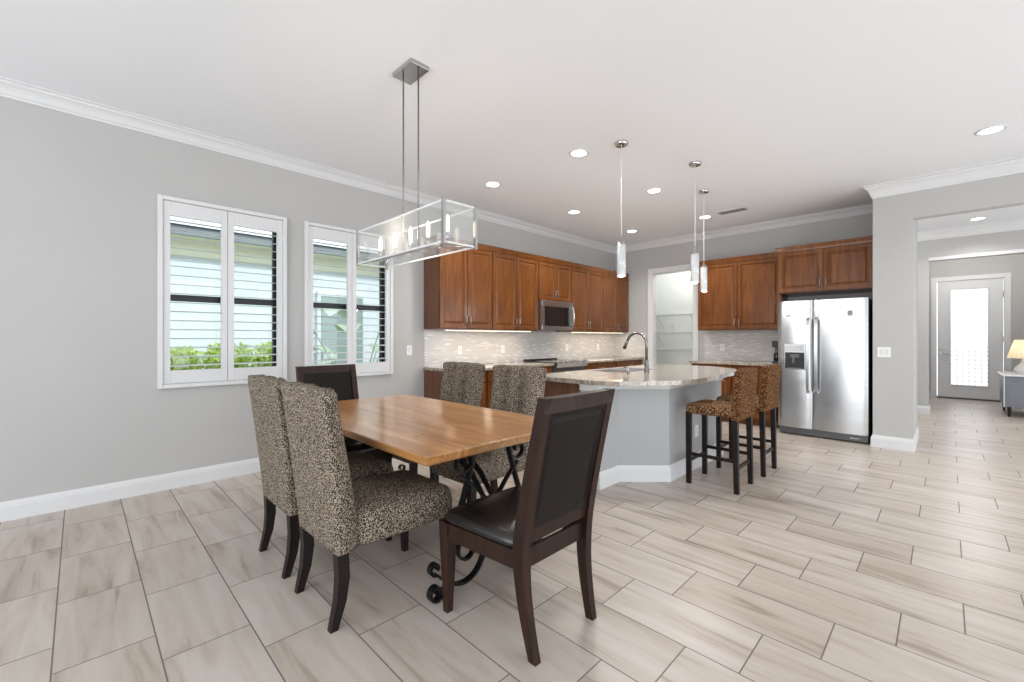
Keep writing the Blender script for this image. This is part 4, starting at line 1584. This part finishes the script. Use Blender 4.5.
# ------------------------------------------------------------------ ceiling fittings
dn = [(2.139, 3.396, 'recessed ceiling light, nearest of the right-hand kitchen row'),
      (0.93, 3.38, 'recessed ceiling light, nearest of the left-hand kitchen row'),
      (2.147, 4.90, 'recessed ceiling light, middle of the right-hand kitchen row'),
      (0.93, 4.93, 'recessed ceiling light, middle of the left-hand kitchen row'),
      (0.95, 6.487, 'recessed ceiling light, farthest of the left-hand kitchen row'),
      (2.135, 6.496, 'recessed ceiling light beside the ceiling vent'),
      (4.903, 5.511, 'large recessed ceiling light at far right, in front of the hall opening'),
      (4.972, 9.445, 'recessed ceiling light in the hall, seen through the opening')]
d0 = None
for k, (x, y, lb) in enumerate(dn):
    if d0 is None:
        d0 = thing('recessed_light', lb, 'ceiling light', (x, y, CEIL), 0, 'recessed downlights')
        MB().lathe([(0.098, -0.0005), (0.098, -0.005), (0.088, -0.008), (0.072, -0.006), (0.072, -0.0005)], (0, 0), 28, False, False).build('trim_ring', M['trim'], d0, smooth=True)
        MB().lathe([(0.072, -0.004), (0.04, -0.0065), (0.002, -0.0075)], (0, 0), 28).build('lens', M['lamp_disc'], d0, smooth=True)
    else:
        dup(d0, (x, y, CEIL), 0, lb)
    pw = 38 if k < 6 else (24 if k == 6 else 36)
    light('SPOT', 'downlight_glow', (x, y, CEIL - 0.02), pw * 2.2, (1.0, 0.96, 0.91), size=0.07, angle=R(140), blend=0.8)
t = thing('ceiling_vent', 'grey slatted air vent in the kitchen ceiling', 'vent', (2.53, 6.44, CEIL), 0)
mb = MB()
mb.box(-0.19, 0.19, -0.085, -0.065, -0.010, -0.0005, 0.002).box(-0.19, 0.19, 0.065, 0.085, -0.010, -0.0005, 0.002)
mb.box(-0.19, -0.17, -0.065, 0.065, -0.010, -0.0005, 0.002).box(0.17, 0.19, -0.065, 0.065, -0.010, -0.0005, 0.002)
mb.build('frame', M['trim'], t)
mb = MB()
for k in range(9):
    y = -0.058 + k * 0.0145
    mb.rings([[(-0.17, y, -0.001), (0.17, y, -0.001)], [(-0.17, y + 0.008, -0.012), (0.17, y + 0.008, -0.012)], [(-0.17, y + 0.010, -0.0115), (0.17, y + 0.010, -0.0115)]], False, False, False)
mb.build('slats', M['grey_metal'], t)
MB().box(-0.17, 0.17, -0.065, 0.065, -0.0012, -0.0005).build('duct', M['blackmetal'], t)


# ------------------------------------------------------------------ wall plates (local: face -Y)
def plate(label, loc, rotz, gang=1, switch=False, cat='outlet'):
    t = thing('light_switch' if switch else 'wall_outlet', label, cat, loc, rotz, None)
    w_ = 0.072 + 0.046 * (gang - 1)
    MB().box(-w_ / 2, w_ / 2, -0.006, -0.0002, -0.058, 0.058, 0.002).build('cover_plate', M['white_plastic'], t)
    for k in range(gang):
        x = (k - (gang - 1) / 2) * 0.046
        MB().box(x - 0.016, x + 0.016, -0.009, -0.006, -0.034, 0.034, 0.001).build('rocker' if switch else 'socket', M['trim'], t)
    return t


plate('white light switch on the grey wall between the right window and the kitchen', (0, 2.85, 1.125), R(90), 1, True, 'switch')
plate('white double light switch on the wall beside the refrigerator', (4.126, HY, 1.11), 0, 2, True, 'switch')
plate('outlet in the left backsplash, the one nearest its left end', (0.009, 3.62, 1.11), R(90), 1)
plate('outlet in the left backsplash, just left of the range', (0.009, 4.42, 1.11), R(90), 1)
plate('outlet in the left backsplash, right of the range', (0.009, 5.95, 1.11), R(90), 1)
plate('outlet in the left backsplash, closest to the far corner', (0.009, 6.90, 1.11), R(90), 1)
plate('outlet in the back wall backsplash beside the pantry doorway', (2.03, BACK - 0.009, 1.12), 0, 1)
plate('outlet in the side of the kitchen island behind the nearer stool', (2.893, 4.30, 0.36), R(90), 1)
plate('outlet inside the pantry, below the top wire shelf', (0.62, 8.7, 1.50), 0, 1)

# ------------------------------------------------------------------ hall console and lamp
t = thing('console_table', 'slate grey console cabinet with pale top in the entry, by the front door', 'console', (5.30, 10.60, 0))
CW, CDp = 0.66, 0.95
MB().box(0.01, CW, 0.01, CDp, 0.16, 0.655, 0.012).build('body', M['console'], t)
MB().box(-0.012, CW, -0.012, CDp + 0.012, 0.655, 0.685, 0.006).build('top', M['marble'], t)
MB().box(-0.004, 0.012, 0.0, 0.014, 0.155, 0.655, 0.003).build('corner_trim', M['trim'], t)
for (x, y) in ((0.06, 0.05), (0.60, 0.05), (0.06, CDp - 0.05), (0.60, CDp - 0.05)):
    MB().rings([[(x - 0.014, y - 0.014, 0), (x + 0.014, y - 0.014, 0), (x + 0.014, y + 0.014, 0), (x - 0.014, y + 0.014, 0)], [(x - 0.025, y - 0.025, 0.165), (x + 0.025, y - 0.025, 0.165), (x + 0.025, y + 0.025, 0.165), (x - 0.025, y + 0.025, 0.165)]]).build('leg', M['leg_wood'], t)
dp = MB().panel(CW - 0.08, 0.40, 0.04, 0.21, 0.004, 0.01, [(0, 0.01), (0, 0.0), (0.03, 0), (0.035, 0.004)]).build('door', M['console'], t)
t = thing('table_lamp', 'lit table lamp with pleated cream shade on the hall console', 'lamp', (5.53, 10.85, 0.685))
MB().lathe([(0.085, 0.0), (0.09, 0.012), (0.085, 0.02), (0.11, 0.05), (0.115, 0.075), (0.09, 0.12), (0.045, 0.17), (0.028, 0.21), (0.034, 0.225), (0.02, 0.24), (0.012, 0.30)], (0, 0), 24).build('base', M['frost'], t, smooth=True)
mb = MB()
N = 72
rs = []
for r0, z in ((0.180, 0.26), (0.155, 0.36), (0.125, 0.47), (0.100, 0.56)):
    rs.append([((r0 + (0.004 if k % 2 else 0)) * math.cos(2 * math.pi * k / N), (r0 + (0.004 if k % 2 else 0)) * math.sin(2 * math.pi * k / N), z) for k in range(N)])
mb.rings(rs, False, False)
mb.build('lamp_shade', M['shade'], t)
MB().lathe([(0.01, 0.30), (0.028, 0.36), (0.03, 0.40), (0.01, 0.43)], (0, 0), 12).build('bulb', M['bulb'], t, smooth=True)
MB().lathe([(0.004, 0.43), (0.004, 0.57), (0.012, 0.585), (0.003, 0.60)], (0, 0), 10).build('finial', M['brushed'], t, smooth=True)
light('POINT', 'lamp_glow', (5.53, 10.85, 1.10), 2.2, (1.0, 0.74, 0.45), size=0.04)
for k, (x, y, lb) in enumerate(((4.98, 11.7, 'unseen recessed ceiling light added to brighten the entry'), (3.3, 8.6, 'unseen recessed ceiling light added to brighten the hall'))):
    dup(d0, (x, y, CEIL), 0, lb)  # out-of-view downlights added to lift the dark hall and entry
    light('POINT', 'downlight_glow', (x, y, CEIL - 0.16), 34, (1.0, 0.96, 0.90), size=0.07)
light('AREA', 'hall_side_fill', (8.2, 8.4, 1.5), 30, (0.97, 0.985, 1.0), rot=(0, R(95), 0), size=2.2, size_y=2.4)  # unseen side light added to brighten the hall
# light of the pantry ceiling lamp
t = thing('pantry_ceiling_light', 'round white ceiling lamp inside the pantry', 'ceiling light', (1.15, 8.05, CEIL))
MB().lathe([(0.15, -0.0005), (0.15, -0.03), (0.14, -0.035)], (0, 0), 24).build('base', M['trim'], t, smooth=True)
MB().lathe([(0.14, -0.035), (0.12, -0.07), (0.06, -0.09), (0.003, -0.095)], (0, 0), 24).build('diffuser', M['lamp_disc'], t, smooth=True)
light('POINT', 'pantry_glow', (1.15, 8.05, 2.85), 16, (1.0, 0.98, 0.93), size=0.12)
